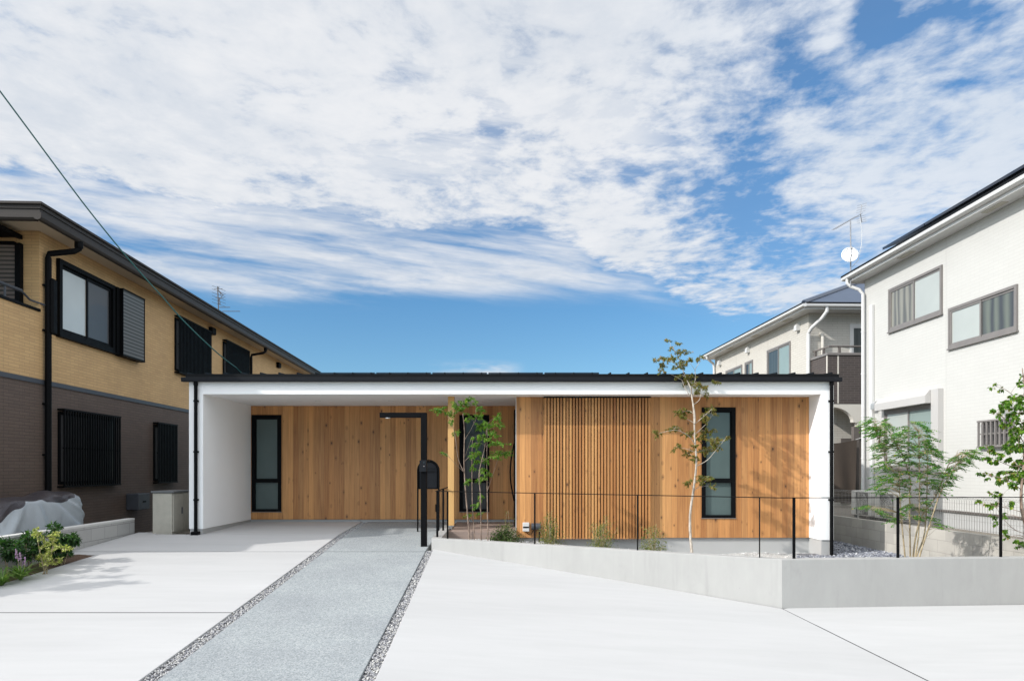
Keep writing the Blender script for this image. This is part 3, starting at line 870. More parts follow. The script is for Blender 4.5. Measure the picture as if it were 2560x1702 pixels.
def down(x, ztop, zbot, y=12.10, w=.030):
    mb = MB(); mb.tube([(x, y, ztop), (x, y, zbot)], w, 12); mb.tube([(x, y, ztop - .002), (x, y, ztop - .06)], w * 1.25, 12)
    for z in (2.35, 1.45, .6): mb.box(x - .038, x + .038, y - .012, YF, z, z + .03)
    return mb
p = down(-5.535, 2.705, .04).build('downpipe', M['black'], house, smooth=False)
MB().box(-5.60, -5.47, 12.03, 12.148, -.012, .055).build('pipe_shoe', M['black'], p, bevel=.01)
down(5.735, 2.705, -.42).build('downpipe', M['black'], house)
for x, y in ((-3.73, 13.4), (-2.30, 13.4), (-.55, 13.5)):
    mb = MB(); mb.tube([(x, y, 2.496), (x, y, 2.488)], .055, 20); d_ = mb.build('downlight', M['trim'], house)
    MB().tube([(x, y, 2.4885), (x, y, 2.4865)], .042, 16).build('lens', M['soffit'], d_)
# post on the porch deck
pst = MB().box(-1.106, -.992, 12.56, 12.674, .12, 2.494).build('porch_post', M['post'], house, bevel=.004)
MB().tube([(-1.049, 12.617, .03), (-1.049, 12.617, .12)], .022, 12).box(-1.10, -.998, 12.566, 12.668, .108, .12).build('post_shoe', M['steel'], pst)
MB().box(-1.084, .145, 12.24, 14.418, -.3, .045).build('porch_floor', M['deck'], house, bevel=.004)
# front door on the porch, seen edge on
dr = MB().box(.118, .1455, 12.92, 13.88, .07, 2.28).build('door', M['black'], house)
mb = MB(); arc = [(.118 - .075 * math.sin(math.pi * t / 10), 13.1 , .55 + 1.1 * t / 10) for t in range(11)]
mb.tube(arc, .014, 8).build('handle', M['black'], dr, smooth=True)
# service boxes on the boards
o = MB().box(.270, .392, YW - .085, YW - .001, .012, .176).build('meter_box', M['trim'], bevel=.008)
tag(o, 'small white meter box with a dark band low on the cedar boards', 'meter box')
MB().box(.276, .386, YW - .090, YW - .0855, .078, .105).build('band', M['black'], o)
hr = thing('wall_outlet', 'round dark grey outlet with a cable low on the cedar boards', 'wall outlet', (.51, YW, .1))
MB().tube([(.43, YW - .07, .105), (.60, YW - .07, .105)], .062, 16).box(.45, .58, YW - .07, YW - .002, .06, .15).build('body', M['greybox'], hr, bevel=.004)
MB().tube([(.58, YW - .06, .05), (.575, YW - .05, -.1), (.575, YW - .05, -.38)], .012, 8).build('pipe', M['charcoal'], hr)
MB().tube([(.33, YW - .04, .012), (.37, YW - .05, -.035), (.44, YW - .06, -.03), (.47, YW - .06, .05)], .007, 6).build('cable', M['black'], hr)
mb = MB().box(-1.53, -1.47, YB - .07, YB - .001, .26, .42)
o = mb.build('outlet_box', M['black'], bevel=.006); tag(o, 'small black outlet box on the boards behind the mailbox', 'outlet box')

# ------------------------------------------------------------------ lamp post and mailbox
lp = thing('lamp_post', 'black square lamp post bent into a long arm over the path', 'lamp post', (-1.345, 10.93, -.08))
px0, py0 = -1.345, 10.93; hw = .0465
MB().box(px0 - hw, px0 + hw, py0 - hw, py0 + hw, -.20, 2.060).build('post', M['black'], lp, bevel=.003)
arm = MB().box(px0 - .705, px0 - hw - .001, py0 - hw + .001, py0 + hw - .001, 1.981, 2.0602).build('arm', M['black'], lp, bevel=.003)
MB().tube([(px0 - .58, py0, 1.981), (px0 - .58, py0, 1.971)], .040, 20).build('lamp', M['lens'], arm)
ic = MB().box(px0 - .062, px0 + .050, py0 - hw - .038, py0 - hw - .0005, 1.115, 1.300).build('intercom', M['charcoal'], lp, bevel=.006)
MB().tube([(px0 + .01, py0 - hw - .0375, 1.262), (px0 + .01, py0 - hw - .042, 1.262)], .013, 14).build('camera_lens', M['solar'], ic)
MB().tube([(px0 + .01, py0 - hw - .0375, 1.205), (px0 + .01, py0 - hw - .042, 1.205)], .010, 14).build('button', M['alu'], ic)

mbx = thing('mailbox', 'black round topped mailbox held in a slim arched stand', 'mailbox', (-1.47, 12.75, .0), 0)
def arch(cx, w, zt, z0, n=18):
    r = w / 2
    return [(cx - r, z0)] + [(cx - r * math.cos(math.pi * k / n), zt - r + r * math.sin(math.pi * k / n)) for k in range(n + 1)] + [(cx + r, z0)]
def arch_band(mb, cx, w, zt, z0, t, y0, y1):
    o_ = arch(cx, w, zt, z0); i_ = arch(cx, w - 2 * t, zt - t, z0)
    for k in range(len(o_) - 1):
        a, b, c, d = o_[k], o_[k + 1], i_[k + 1], i_[k]
        mb.hexa([(a[0], y0, a[1]), (b[0], y0, b[1]), (c[0], y0, c[1]), (d[0], y0, d[1]), (a[0], y1, a[1]), (b[0], y1, b[1]), (c[0], y1, c[1]), (d[0], y1, d[1])])
mcx = -1.472; mw = .408; mzt = 1.335
mb = MB(); arch_band(mb, mcx, mw, mzt, 0.0, .020, 12.56, 12.64); mb.build('stand', M['black'], mbx)
ol = arch(mcx, mw - .046, mzt - .023, .79)
bd = MB().extrude([(x, 12.60, z) for x, z in ol], (0, .30, 0)).build('body', M['black'], mbx)
fl = arch(mcx, mw - .09, mzt - .046, .81)
MB().extrude([(x, 12.588, z) for x, z in fl], (0, .012, 0)).build('door', M['charcoal'], bd)
MB().box(mcx - .13, mcx + .13, 12.574, 12.588, 1.105, 1.125).box(mcx - .13, mcx + .13, 12.580, 12.588, 1.165, 1.172).build('slot_flap', M['seam'], bd)

# ------------------------------------------------------------------ windows of the neighbours
def slider(parent, T, u0, u1, v0, v1, fm, panes, fw=.045, proud=.035, mid=None, sill=True):
    """two-leaf sliding window on a wall; T maps (along, up, out)"""
    mb = MB(); um = mid if mid is not None else (u0 + u1) / 2
    mb.boxt(T, u0, u0 + fw, v0, v1, 0, proud); mb.boxt(T, u1 - fw, u1, v0, v1, 0, proud)
    mb.boxt(T, u0 + fw, u1 - fw, v1 - fw, v1, 0, proud); mb.boxt(T, u0 + fw, u1 - fw, v0, v0 + fw, 0, proud)
    a, b, c, d = u0 + fw, u1 - fw, v0 + fw, v1 - fw; s = fw * .75
    for (p, q, nn) in ((a, um + s / 2, .014), (um - s / 2, b, .024)):
        pp = um + s / 2 if p != a else p
        mb.boxt(T, p, p + s, c, d, 0, nn) if p == a else mb.boxt(T, p, p + s, c, d, .0145, nn)
        if p == a: mb.boxt(T, a + s, um - s / 2 - .001, c, c + s, 0, nn); mb.boxt(T, a + s, um - s / 2 - .001, d - s, d, 0, nn)
        else:
            mb.boxt(T, b - s, b, c, d, 0, nn); mb.boxt(T, um + s / 2, b - s, c, c + s, 0, nn); mb.boxt(T, um + s / 2, b - s, d - s, d, 0, nn)
    if sill: mb.boxt(T, u0 - .015, u1 + .015, v0 - .03, v0 - .001, 0, proud + .015)
    w = mb.build('window', M[fm], parent, local=True)
    MB().boxt(T, a + s, um - s / 2, c + s, d - s, .001, .004).build('pane', M[panes[0]], w, local=True)
    MB().boxt(T, um + s / 2, b - s, c + s, d - s, .001, .007).build('pane', M[panes[1]], w, local=True)
    return w
def barred(parent, T, u0, u1, v0, v1, fm, pane_a, pane_b, out=.13, step=.085, bars_m=None):
    fw = .05; mb = MB()
    mb.boxt(T, u0, u0 + fw, v0, v1, 0, .03); mb.boxt(T, u1 - fw, u1, v0, v1, 0, .03); mb.boxt(T, u0 + fw, u1 - fw, v1 - fw, v1, 0, .03); mb.boxt(T, u0 + fw, u1 - fw, v0, v0 + fw, 0, .03)
    um = (u0 + u1) / 2; mb.boxt(T, um - .025, um + .025, v0 + fw, v1 - fw, 0, .025)
    w = mb.build('window', M[fm], parent, local=True)
    MB().boxt(T, u0 + fw, um - .025, v0 + fw, v1 - fw, .001, .006).build('pane', M[pane_a], w, local=True)
    MB().boxt(T, um + .025, u1 - fw, v0 + fw, v1 - fw, .001, .009).build('pane', M[pane_b], w, local=True)
    g = MB(); n = max(3, int((u1 - u0) / step)); bw = .030
    for k in range(n + 1):
        u = u0 + (u1 - u0 - bw) * k / n
        g.boxt(T, u, u + bw, v0 - .03, v1 + .03, out - .025, out)
    g.boxt(T, u0 - .01, u1 + .01, v0 - .06, v0 - .031, .0, out + .005); g.boxt(T, u0 - .01, u1 + .01, v1 + .031, v1 + .06, .0, out + .005)
    vm = (v0 + v1) / 2; g.boxt(T, u0, u1, vm - .012, vm + .012, out - .04, out - .0255)
    g.build('grille', M[bars_m or fm], w, local=True)
    return w
def hood(parent, T, u, v, m='alu', w=.13, h=.16):
    mb = MB(); pr = []
    for k in range(7):
        t = math.pi / 2 * k / 6
        pr.append((v - h / 2 + h * .45 + h * .55 * math.sin(t), .13 * math.cos(t)))
    loop = [(v - h / 2, 0.0), (v - h / 2, .13)] + pr
    mb.extrude([T(u - w / 2, a, b) for a, b in loop], Vector(T(u + w / 2, 0, 0)) - Vector(T(u - w / 2, 0, 0)))
    mb.build('vent_hood', M[m], parent, local=True)

# ------------------------------------------------------------------ tan house on the left
th_ = math.atan(.041)
tan = thing('tan_house', 'two storey house with tan upper siding, brown lower siding and dark eaves', 'house', (-8.24, 12.0, 0), th_)
TX = lambda u, v, n: (n, u, v)                    # on the wall that faces the timber house
TF = lambda u, v, n: (u, -n, v)                   # on the upper front wall
def L(name, m, *b, bev=0.0, parent=tan):
    o = MB()
    for q in b: o.box(*q)
    return o.build(name, M[m], parent, local=True, bevel=bev)
L('lower_wall', 'brown', (-8, 0, -2.75, 19.2, -.35, 2.685))
L('upper_wall', 'tan', (-8, 0, 0, 19.2, 2.69, 5.34))
L('belt_course', 'greybox', (-.02, .022, -2.77, 19.2, 2.655, 2.735))
pa_ = L('balcony_parapet', 'tan', (-.16, 0, -2.75, -.002, 2.69, 3.92), (-6, -.161, -2.75, -2.59, 2.69, 3.92))
L('coping', 'black', (-.20, .03, -2.79, -.003, 3.921, 3.965), (-6, -.201, -2.79, -2.56, 3.921, 3.965), parent=pa_)
mb = MB(); mb.tube([(-.08, -2.7, 4.20), (-.08, -.35, 4.20)], .03, 10); mb.tube([(-.08, -2.68, 4.2), (-6, -2.68, 4.2)], .03, 10)
for y in (-2.66, -1.7, -.75): mb.tube([(-.08, y, 3.96), (-.08, y, 4.2)], .018, 8)
mb.tube([(-.08, -.35, 4.2), (-.08, -.12, 4.10), (.04, .10, 4.06)], .018, 8)
mb.build('balcony_rail', M['greybox'], pa_, local=True)
L('porch_canopy', 'eave', (-6, .06, -3.35, -2.755, 2.47, 2.60))
# roof with stepped eave
rf = MB(); x1, y0, y1 = .45, -.70, 19.75
rf.box(-8.5, x1 - .03, y0 + .03, y1, 5.345, 5.40); rf.build('soffit', M['eavesoffit'], tan, local=True)
rf = MB(); rf.box(-8.5, x1, y0, y1, 5.402, 5.47); rf.box(-8.5, x1 + .016, y0 - .016, y1, 5.474, 5.535); rf.box(-8.5, x1 + .05, y0 - .05, y1, 5.539, 5.575)
rf.box(-8.5, x1 + .035, y0 - .035, y1, 5.23, 5.342) if False else None
i = len(rf.v); rf.v += [(-8.5, y0 - .05, 5.577), (x1 + .05, y0 - .05, 5.577), (x1 + .05, y1, 5.577), (-8.5, y1, 5.577), (-4.2, 3.6, 6.2), (-4.2, 15.4, 6.2)]
rf.f += [(i, i + 1, i + 4), (i + 1, i + 2, i + 5, i + 4), (i + 2, i + 3, i + 5), (i + 3, i, i + 4, i + 5)]
roof_t = rf.build('roof', M['eave'], tan, local=True)
g_ = MB(); prof = [(0, 5.36), (0, 5.285), (.02, 5.262), (.06, 5.25), (.10, 5.262), (.122, 5.295), (.122, 5.372), (.112, 5.372), (.112, 5.36)]
g_.extrude([(x1 - .028 + a, y0 - .12, b) for a, b in prof], (0, y1 - y0 + .1, 0))
g_.extrude([(x1 - .028, y0 + .028 - a, b) for a, b in prof], (-8, 0, 0))
g_.build('gutter', M['eave'], roof_t, local=True)
def pipe_(y, parent, m, r=.042):
    mb = MB(); mb.tube([(x1 + .03, y + .22, 5.27), (x1 + .03, y + .22, 5.14), (x1 - .02, y + .16, 5.08), (.09, y, 4.98), (.075, y, 4.90), (.075, y, -.3)], r, 10)
    mb.tube([(x1 + .03, y + .22, 5.27), (x1 + .03, y + .22, 5.16)], r * 1.35, 10)
    for z in (4.4, 3.6, 2.3, 1.4, .5): mb.box(0, .075, y - .055, y + .055, z, z + .03)
    return mb.build('downpipe', M[m], parent, local=True)
pipe_(.13, tan, 'black', .052); pipe_(10.9, tan, 'black')
MB().box(.10, .17, .10, .26, 3.55, 4.55).build('cable_duct', M['black'], tan, local=True, bevel=.03)
w = slider(tan, TX, .477, 2.386, 3.61, 5.01, 'black', ('whitepane', 'netpane'), fw=.085, proud=.07)
MB().boxt(TX, 2.392, 2.50, 3.58, 5.0, 0, .10).build('jamb', M['black'], w, local=True)
sh = MB(); sh.boxt(TX, 2.52, 3.43, 3.60, 4.97, .0, .155); s_ = sh.build('shutter', M['shutter'], w, local=True)
fr = MB(); fr.boxt(TX, 2.50, 3.45, 4.971, 5.0, 0, .17); fr.boxt(TX, 2.50, 3.45, 3.565, 3.599, 0, .17); fr.boxt(TX, 3.431, 3.45, 3.599, 4.971, 0, .165); fr.boxt(TX, 2.501, 2.519, 3.599, 4.971, 0, .165)
fr.build('shutter_frame', M['black'], w, local=True)
barred(tan, TX, 5.31, 7.39, 3.66, 5.0, 'black', 'netpane', 'darkpane')
barred(tan, TX, 8.55, 10.6, 3.66, 5.0, 'black', 'netpane', 'darkpane')
barred(tan, TX, .52, 2.48, .88, 2.21, 'black', 'netpane', 'darkpane')
barred(tan, TX, 4.18, 5.20, .88, 2.21, 'black', 'netpane', 'darkpane')
for u in (7.62, 14.1): MB().boxt(TX, u - .14, u + .14, 5.02, 5.22, 0, .12).build('vent_hood', M['black'], tan, local=True, bevel=.02)
lv = MB(); lv.boxt(TF, -2.2, -.36, 3.97, 5.07, 0, .05); lo = lv.build('louvre', M['blind'], tan, local=True)
lv = MB(); lv.boxt(TF, -.36, -.27, 3.94, 5.10, 0, .09); lv.boxt(TF, -2.3, -.361, 5.071, 5.12, 0, .11); lv.build('louvre_frame', M['black'], lo, local=True)
cn = MB(); cn.box(-6, -.30, -2.3, -.06, 5.20, 5.235); cn.box(-.31, -.25, -2.36, -.05, 5.17, 5.24); cn.box(-6, -.311, -2.36, -2.301, 5.17, 5.24)
cn.build('balcony_canopy', M['black'], tan, local=True)
gb = thing('gas_meter', 'dark grey gas meter box on the brown wall of the tan house', 'meter box', (-8.24 - .041 * 3.35, 12 + 3.35, .26), th_)
MB().box(.002, .27, -.42, .10, 0, .36).build('body', M['greybox'], gb, local=True, bevel=.012)
MB().box(.271, .276, -.22, -.08, .16, .195).build('label_plate', M['black'], gb, local=True)

# rooftop aerial of the tan house
an = thing('aerial', 'rusty television aerial above the dark eaves of the tan house', 'aerial', (P(547, 770, 20).x, 20, 5.7))
ap = lambda px, py: P(px, py, 20.0)
mb = MB(); mb.tube([ap(547, 800), ap(544, 716)], .016, 6); mb.build('mast', M['rust'], an)
mb = MB(); mb.tube([ap(543, 722), ap(557, 738)], .012, 5); mb.tube([ap(548, 745), ap(550, 760)], .012, 5); mb.tube([ap(548, 768), ap(575, 768)], .010, 5); mb.tube([ap(556, 778), ap(600, 778)], .010, 5)
for (a, b, c, d) in ((535, 722, 544, 722), (544, 722, 556, 722), (548, 728, 553, 741), (551, 733, 560, 738), (538, 744, 560, 745), (545, 752, 556, 740), (543, 726, 548, 716), (546, 757, 552, 763)):
    mb.tube([ap(a, b), ap(c, d)], .007, 5)
for k in range(6):
    q = ap(547, 722 + k * 8); mb.tube([q + Vector((-.05, -.35, 0)), q + Vector((.05, .35, .03))], .005, 5)
mb.build('elements', M['rust'], an)

# service cable across the yard
mb = MB(); pth = []
for (px, py) in ((-700, -760), (-300, -170), (0, 228), (186.5, 480), (236, 544), (306, 630), (367, 700), (414.5, 751), (446, 789), (500, 843), (555, 893), (611, 934)):
    k = (px - CX) / F; y = (-7.07 - .586 * 9.5) / (k - .586)
    q = P(px, py, y); pth.append(q)
cr = []
for i in range(len(pth) - 1):
    for j in range(8):
        cr.append(pth[i].lerp(pth[i + 1], j / 8))
cr.append(pth[-1]); cr.append(pth[-1] + Vector((-.05, .5, -.15)))
sm = [cr[0]] + [(cr[max(0, i - 3)] + cr[max(0, i - 1)] + cr[i] + cr[min(len(cr) - 1, i + 1)] + cr[min(len(cr) - 1, i + 3)]) / 5 for i in range(1, len(cr) - 1)] + [cr[-1]]
o = mb.tube(sm, .0115, 6).build('service_cable', M['cable']); tag(o, 'green service cable hanging in front of the tan house', 'cable')

# left boundary wall, cabinet, covered motorbike
bl = thing('boundary_wall', 'low grey block wall along the left edge of the driveway', 'wall', (bw_left(0), 0, 0), th_)
MB().box(-.12, 0, .6, 12.38, -.9, .238).build('blocks', M['block'], bl, local=True)
MB().box(-.125, .004, .6, 12.38, .2385, .273).build('coping', M['blockcap'], bl, local=True, bevel=.004)
cb = thing('storage_cabinet', 'beige steel storage cabinet beside the white end wall', 'cabinet', (-6.38, 12.3, .0))
MB().box(-6.395, -6.045, 12.28, 13.05, -.02, .728).build('body', M['cabinet'], cb, bevel=.006)
MB().box(-6.42, -6.01, 12.26, 13.08, .73, .765).build('lid', M['cabtop'], cb, bevel=.006)
d1 = MB().box(-6.044, -6.028, 12.31, 12.665, .03, .71).build('door', M['cabinet'], cb); MB().box(-6.027, -6.012, 12.60, 12.63, .34, .46).build('handle', M['cabtop'], d1)
MB().box(-6.044, -6.028, 12.68, 13.03, .03, .71).build('door', M['cabinet'], cb)

def lerp_tab(tab, t):
    for (a, b), (c, d) in zip(tab[:-1], tab[1:]):
        if t <= c:
            u = max(0, (t - a) / (c - a)); u = u * u * (3 - 2 * u); return b + (d - b) * u
    return tab[-1][1]
def bike_cover():
    # a sheet thrown over handlebar and seat, with folds running down to the hem
    NU, NV = 150, 56; Lx = 2.42; silver = MB(); plum = MB(); rows = []
    top_ = [(0, .55), (.15, .86), (.55, 1.0), (1.0, 1.0), (1.3, 1.02), (1.6, 1.075), (2.0, 1.065), (2.2, 1.02), (2.32, .93), (2.42, .72)]
    rim = [(0, .50), (.58, .84), (1.02, .985), (1.30, .91), (1.62, .885), (1.95, .95), (2.16, 1.02), (2.42, .9)]
    def vert(y, tz, w, q, sg):
        if q < .36:
            x = w * .50 * q / .36; z = tz - .06 * (q / .36) ** 2 + .012 * math.sin(y * 9 + q * 5)
        else:
            u = (q - .36) / .64
            ph = (y - 1.02) / (.25 + .95 * u) * 6.0              # folds fan out from the front peak
            f1 = (math.sin(ph + 1.4) + .35 * math.sin(2 * ph + .5)) * .062 * u ** .9
            f2 = math.sin(y * 11 + 1.6 * math.sin(y * 4) + u * .8) * .022 * u
            x = w * (.50 + .48 * u ** .55) + f1 + f2; z = tz - .06 - (tz - .08) * u
        return (sg * x, y + (.04 * math.sin(q * 5) if y > 2.2 else 0), z)
    NA, NB = 14, 30
    for sg in (-1, 1):
        pa_rows, sv_rows = [], []
        for i in range(NU + 1):
            y = Lx * i / NU; t = y / Lx; tz = lerp_tab(top_, y); r = lerp_tab(rim, y)
            w = .30 + .12 * math.sin(math.pi * t) + .07 * math.exp(-((y - 2.05) / .22) ** 2)
            if y > 2.12: w *= max(.12, 1 - ((y - 2.12) / .31) ** 2)
            if y < .3: w *= .35 + .65 * y / .3
            u = max(0.0, (tz - .06 - r) / (tz - .08)); qr = .34 + .02 * min(1, u * 20) + .64 * u
            pa_rows.append([vert(y, tz, w, qr * k / NA, sg) for k in range(NA + 1)])
            sv_rows.append([vert(y, tz, w, qr + (1 - qr) * k / NB, sg) for k in range(NB + 1)])
        for rws, mb_, n_ in ((pa_rows, plum, NA), (sv_rows, silver, NB)):
            for a, b in zip(rws[:-1], rws[1:]):
                for k in range(n_):
                    mb_.quad(*((a[k], a[k + 1], b[k + 1], b[k]) if sg > 0 else (a[k], b[k], b[k + 1], a[k + 1])))
    return silver, plum
bc = thing('covered_motorbike', 'motorbike under a grey and plum cover behind the low block wall', 'motorbike cover', (-7.42, 9.42, -.27), th_)
sv, pm = bike_cover()
o = sv.build('cover', M['cover'], bc, local=True, smooth=True)
pm.build('cover_top', M['plum'], bc, local=True, smooth=True)

# ------------------------------------------------------------------ white house on the right
wh = thing('white_house', 'two storey white sided house with dark roof and white gutters at right', 'house', (8.5, 16.27, 0))
TW = lambda u, v, n: (-n, u - 16.27, v)           # u is the distance y from the camera
def W(name, m, *b, bev=0.0, parent=wh):
    o = MB()
    for (x0, x1_, ya, yb, z0, z1) in b: o.box(x0 - 8.5, x1_ - 8.5, ya - 16.27, yb - 16.27, z0, z1)
    return o.build(name, M[m], parent, local=True, bevel=bev)
W('wall', 'white_siding', (8.5, 16, 4.6, 16.27, .372, 5.64))
W('base_trim', 'porchdark', (8.488, 16, 4.59, 16.28, .335, .37))
W('foundation', 'plinth', (8.53, 16, 4.65, 16.24, -1.4, .334))
W('soffit', 'trim', (8.22, 16, 4.3, 16.50, 5.642, 5.68))
W('fascia', 'trim', (8.19, 8.22, 4.3, 16.53, 5.64, 5.80), (8.22, 16, 16.50, 16.53, 5.64, 5.80))
rw = MB(); sl = .40
def rp(x, y, dz=0): return (x - 8.5, y - 16.27, 5.80 + (x - 8.13) * sl + dz)
ridge = 12.3
for (za, zb) in ((0, .05),):
    rw.hexa([rp(8.10, 4.2, za), rp(ridge, 4.2, za), rp(ridge, 16.62, za), rp(8.10, 16.62, za), rp(8.10, 4.2, zb), rp(ridge, 4.2, zb), rp(ridge, 16.62, zb), rp(8.10, 16.62, zb)])
    rw.hexa([rp(ridge, 4.2, za), (8.0, 4.2 - 16.27, 5.83), (8.0, .35, 5.83), rp(ridge, 16.62, za), rp(ridge, 4.2, zb), (8.0, 4.2 - 16.27, 5.88), (8.0, .35, 5.88), rp(ridge, 16.62, zb)])
rwo = rw.build('roof', M['seam'], wh, local=True)
gb_ = MB(); gb_.poly([(8.25 - 8.5, .20, 5.8), (16 - 8.5, .20, 5.8), (ridge - 8.5, .20, 7.42)]); gb_.build('gable', M['white_siding'], wh, local=True)
for k in range(7):
    ya = 15.02 - k * 1.52; yb = ya - 1.5; p_ = MB()
    c = [(8.24, yb), (9.9, yb), (9.9, ya), (8.24, ya)]
    p_.hexa([rp(x, y, .13) for x, y in c] + [rp(x, y, .18) for x, y in c]); p_.build('solar_panel', M['solar'], rwo, local=True)
pr = [(0, 0), (0, .10), (-.012, .10), (-.10, .085), (-.115, .075), (-.105, .02), (-.06, 0)]
MB().extrude([(8.188 - 8.5 + a, 4.2 - 16.27, 5.70 + b) for a, b in pr], (0, 12.36, 0)).build('gutter', M['trim'], wh, local=True)
for y in (14.3, 11.7, 9.0): MB().box(8.28 - 8.5, 8.40 - 8.5, y - .25 - 16.27, y + .25 - 16.27, 5.634, 5.6415).build('soffit_vent', M['cabinet'], wh, local=True)
mb = MB(); X = -.075
mb.tube([(8.13 - 8.5, 16.36 - 16.27, 5.71), (8.13 - 8.5, .09, 5.60), (8.20 - 8.5, .06, 5.52), (8.36 - 8.5, -.03, 5.42), (X, -.07, 5.30), (X, -.07, .02)], .038, 12)
for z in (4.4, 3.4, 2.4, 1.4, .5): mb.tube([(X, -.07, z), (X, -.07, z + .03)], .045, 12)
mb.build('downpipe', M['trim'], wh, local=True)
W('pipe_cover', 'trim', (8.42, 8.499, 15.83, 15.92, .08, 4.98), bev=.015)
slider(wh, TW, 13.34, 15.21, 4.20, 5.15, 'alu', ('palepane', 'curtain'), fw=.05)
slider(wh, TW, 11.37, 13.14, 3.47, 4.24, 'alu', ('dimcurtain', 'palepane'), fw=.05)
w = slider(wh, TW, 13.55, 15.38, 1.15, 2.46, 'alu', ('tealpane', 'palepane'), fw=.05)
MB().boxt(TW, 13.32, 13.545, 1.10, 2.735, 0, .11).build('shutter_rail', M['shutterbox'], w, local=True)
sbx = MB(); sbx.extrude([TW(13.55, 2.47, 0), TW(13.55, 2.47, .22), TW(13.55, 2.62, .22), TW(13.55, 2.73, .13), TW(13.55, 2.74, 0)], (0, 1.88, 0)); sbx.build('shutter_box', M['shutterbox'], w, local=True)
barred(wh, TW, 11.45, 12.22, 1.60, 1.96, 'alu', 'netpane', 'netpane', out=.10, step=.11)
hood(wh, TW, 15.69, 2.63, 'steel', .15, .20); hood(wh, TW, 11.55, 2.18, 'steel', .15, .20)

# outdoor units beside the white house
ac = thing('outdoor_unit', 'ivory air conditioning unit behind the wire fence, nearer the corner downpipe', 'outdoor unit', (8.12, 15.45, .05), 0, 'air conditioning units beside the white house')
MB().box(-.15, .15, -.40, .40, .06, .62).build('casing', M['ac'], ac, local=True, bevel=.015)
mb = MB(); mb.box(-.153, -.1505, -.33, .19, .09, .59); gr = mb.build('fan_grille', M['acdark'], ac, local=True)
mb = MB()
for r in (.05, .09, .13, .17, .21, .235):
    mb.tube([(-.158, -.07 + r * math.cos(2 * math.pi * k / 24), .34 + r * math.sin(2 * math.pi * k / 24)) for k in range(25)], .004, 4, False)
for k in range(8):
    a = math.pi * k / 8; mb.tube([(-.158, -.07 + .235 * math.cos(a), .34 + .235 * math.sin(a)), (-.158, -.07 - .235 * math.cos(a), .34 - .235 * math.sin(a))], .003, 4, False)
mb.build('fan_ring', M['ac'], gr, local=True)
MB().box(-.12, .12, -.34, -.26, 0, .06).build('foot', M['acdark'], ac, local=True); MB().box(-.12, .12, .26, .34, 0, .06).build('foot', M['acdark'], ac, local=True)
copy_thing(ac, (8.12, 14.45, .05), 0, 'ivory air conditioning unit behind the wire fence, nearer the street')

# right boundary wall and wire fence
th2 = math.atan(.041)
br = thing('boundary_wall', 'weathered block wall below the wire fence on the right', 'wall', (7.5, 0, 0), th2)
MB().box(0, .12, .6, 19.2, -1.3, .173).build('blocks', M['blockr'], br, local=True)
wf = thing('wire_fence', 'galvanised wire mesh fence on the weathered block wall', 'fence', (7.5, 0, .173), th2)
mb = MB(); y = 5.0
while y < 18.8:
    mb.box(.058, .062, y - .002, y + .002, 0.02, .50); mb.hexa([(.058, y - .002, .50), (.062, y - .002, .50), (.062, y + .002, .50), (.058, y + .002, .50), (.018, y - .002, .525), (.022, y - .002, .525), (.022, y + .002, .525), (.018, y + .002, .525)])
    mb.hexa([(.018, y - .002, .525), (.022, y - .002, .525), (.022, y + .002, .525), (.018, y + .002, .525), (.058, y - .002, .555), (.062, y - .002, .555), (.062, y + .002, .555), (.058, y + .002, .555)])
    y += .055
for z in (.06, .19, .32, .45): mb.box(.054, .0575, 5, 18.8, z - .002, z + .002)
mb.box(.014, .018, 5, 18.8, .523, .527); mb.box(.054, .0575, 5, 18.8, .552, .556)
mb.build('mesh_panel', M['mesh'], wf, local=True)
for y in (5.3, 7.4, 9.5, 11.6, 13.7, 15.8, 17.9):
    MB().tube([(.085, y, -.05), (.085, y, .52)], .020, 10).build('fence_post', M['mesh'], wf, local=True)

# dish and aerial on the white house roof
ds = thing('dish_aerial', 'white satellite dish and long aerial on one mast above the white house', 'aerial', (P(2126, 690, 16.3).x, 16.3, 5.8))
D = lambda px, py, dy=0: P(px, py, 16.3 + dy)
mb = MB(); mb.tube([D(2127, 716), D(2126.5, 553)], .016, 8); mb.build('mast', M['antenna'], ds)
c = D(2125, 636, -.12); nd = Vector((-.30, -1, .22)).normalized(); ax = nd.cross(Vector((0, 0, 1))).normalized(); ay = ax.cross(nd)
mb = MB(); prev = None; R0 = .185
for i in range(7):
    r = R0 * i / 6; h = .05 * (i / 6) ** 2
    ring = [c + nd * (h - .05) + (ax * math.cos(2 * math.pi * k / 32) + ay * math.sin(2 * math.pi * k / 32)) * max(r, .002) for k in range(32)]
    if prev:
        for k in range(32): mb.quad(prev[k], prev[(k + 1) % 32], ring[(k + 1) % 32], ring[k])
    prev = ring
dd = mb.build('dish', M['dish'], ds, smooth=True)
mo = dd.modifiers.new('thick', 'SOLIDIFY'); mo.thickness = .008
mb = MB(); mb.tube([c - ay * .17 + nd * .0, c + nd * .21 - ay * .10, c + nd * .22 + ay * .04], .009, 6); mb.tube([c + nd * .22 + ay * .02, c + nd * .20 + ay * .085], .022, 8); mb.build('feed_arm', M['antenna'], dd)
mb = MB(); mb.tube([D(2084, 574, -.5), D(2156, 533, .55)], .008, 6)
a, b = D(2084, 574, -.5), D(2156, 533, .55); dv = (b - a).normalized(); sd = Vector((dv.y, -dv.x, 0)).normalized()
for k in range(15):
    q = a.lerp(b, .02 + .055 * k); mb.tube([q - sd * .06, q + sd * .06], .0035, 4)
q = a.lerp(b, .93)
for sg in (1, -1):
    tip = q + dv * .10 + Vector((0, 0, .22 * sg)); tip2 = q
    mb.tube([q, tip], .010, 5)
    for k in range(4):
        e = q.lerp(tip, .25 + .25 * k); mb.tube([e - sd * .11, e + sd * .11], .0035, 4)
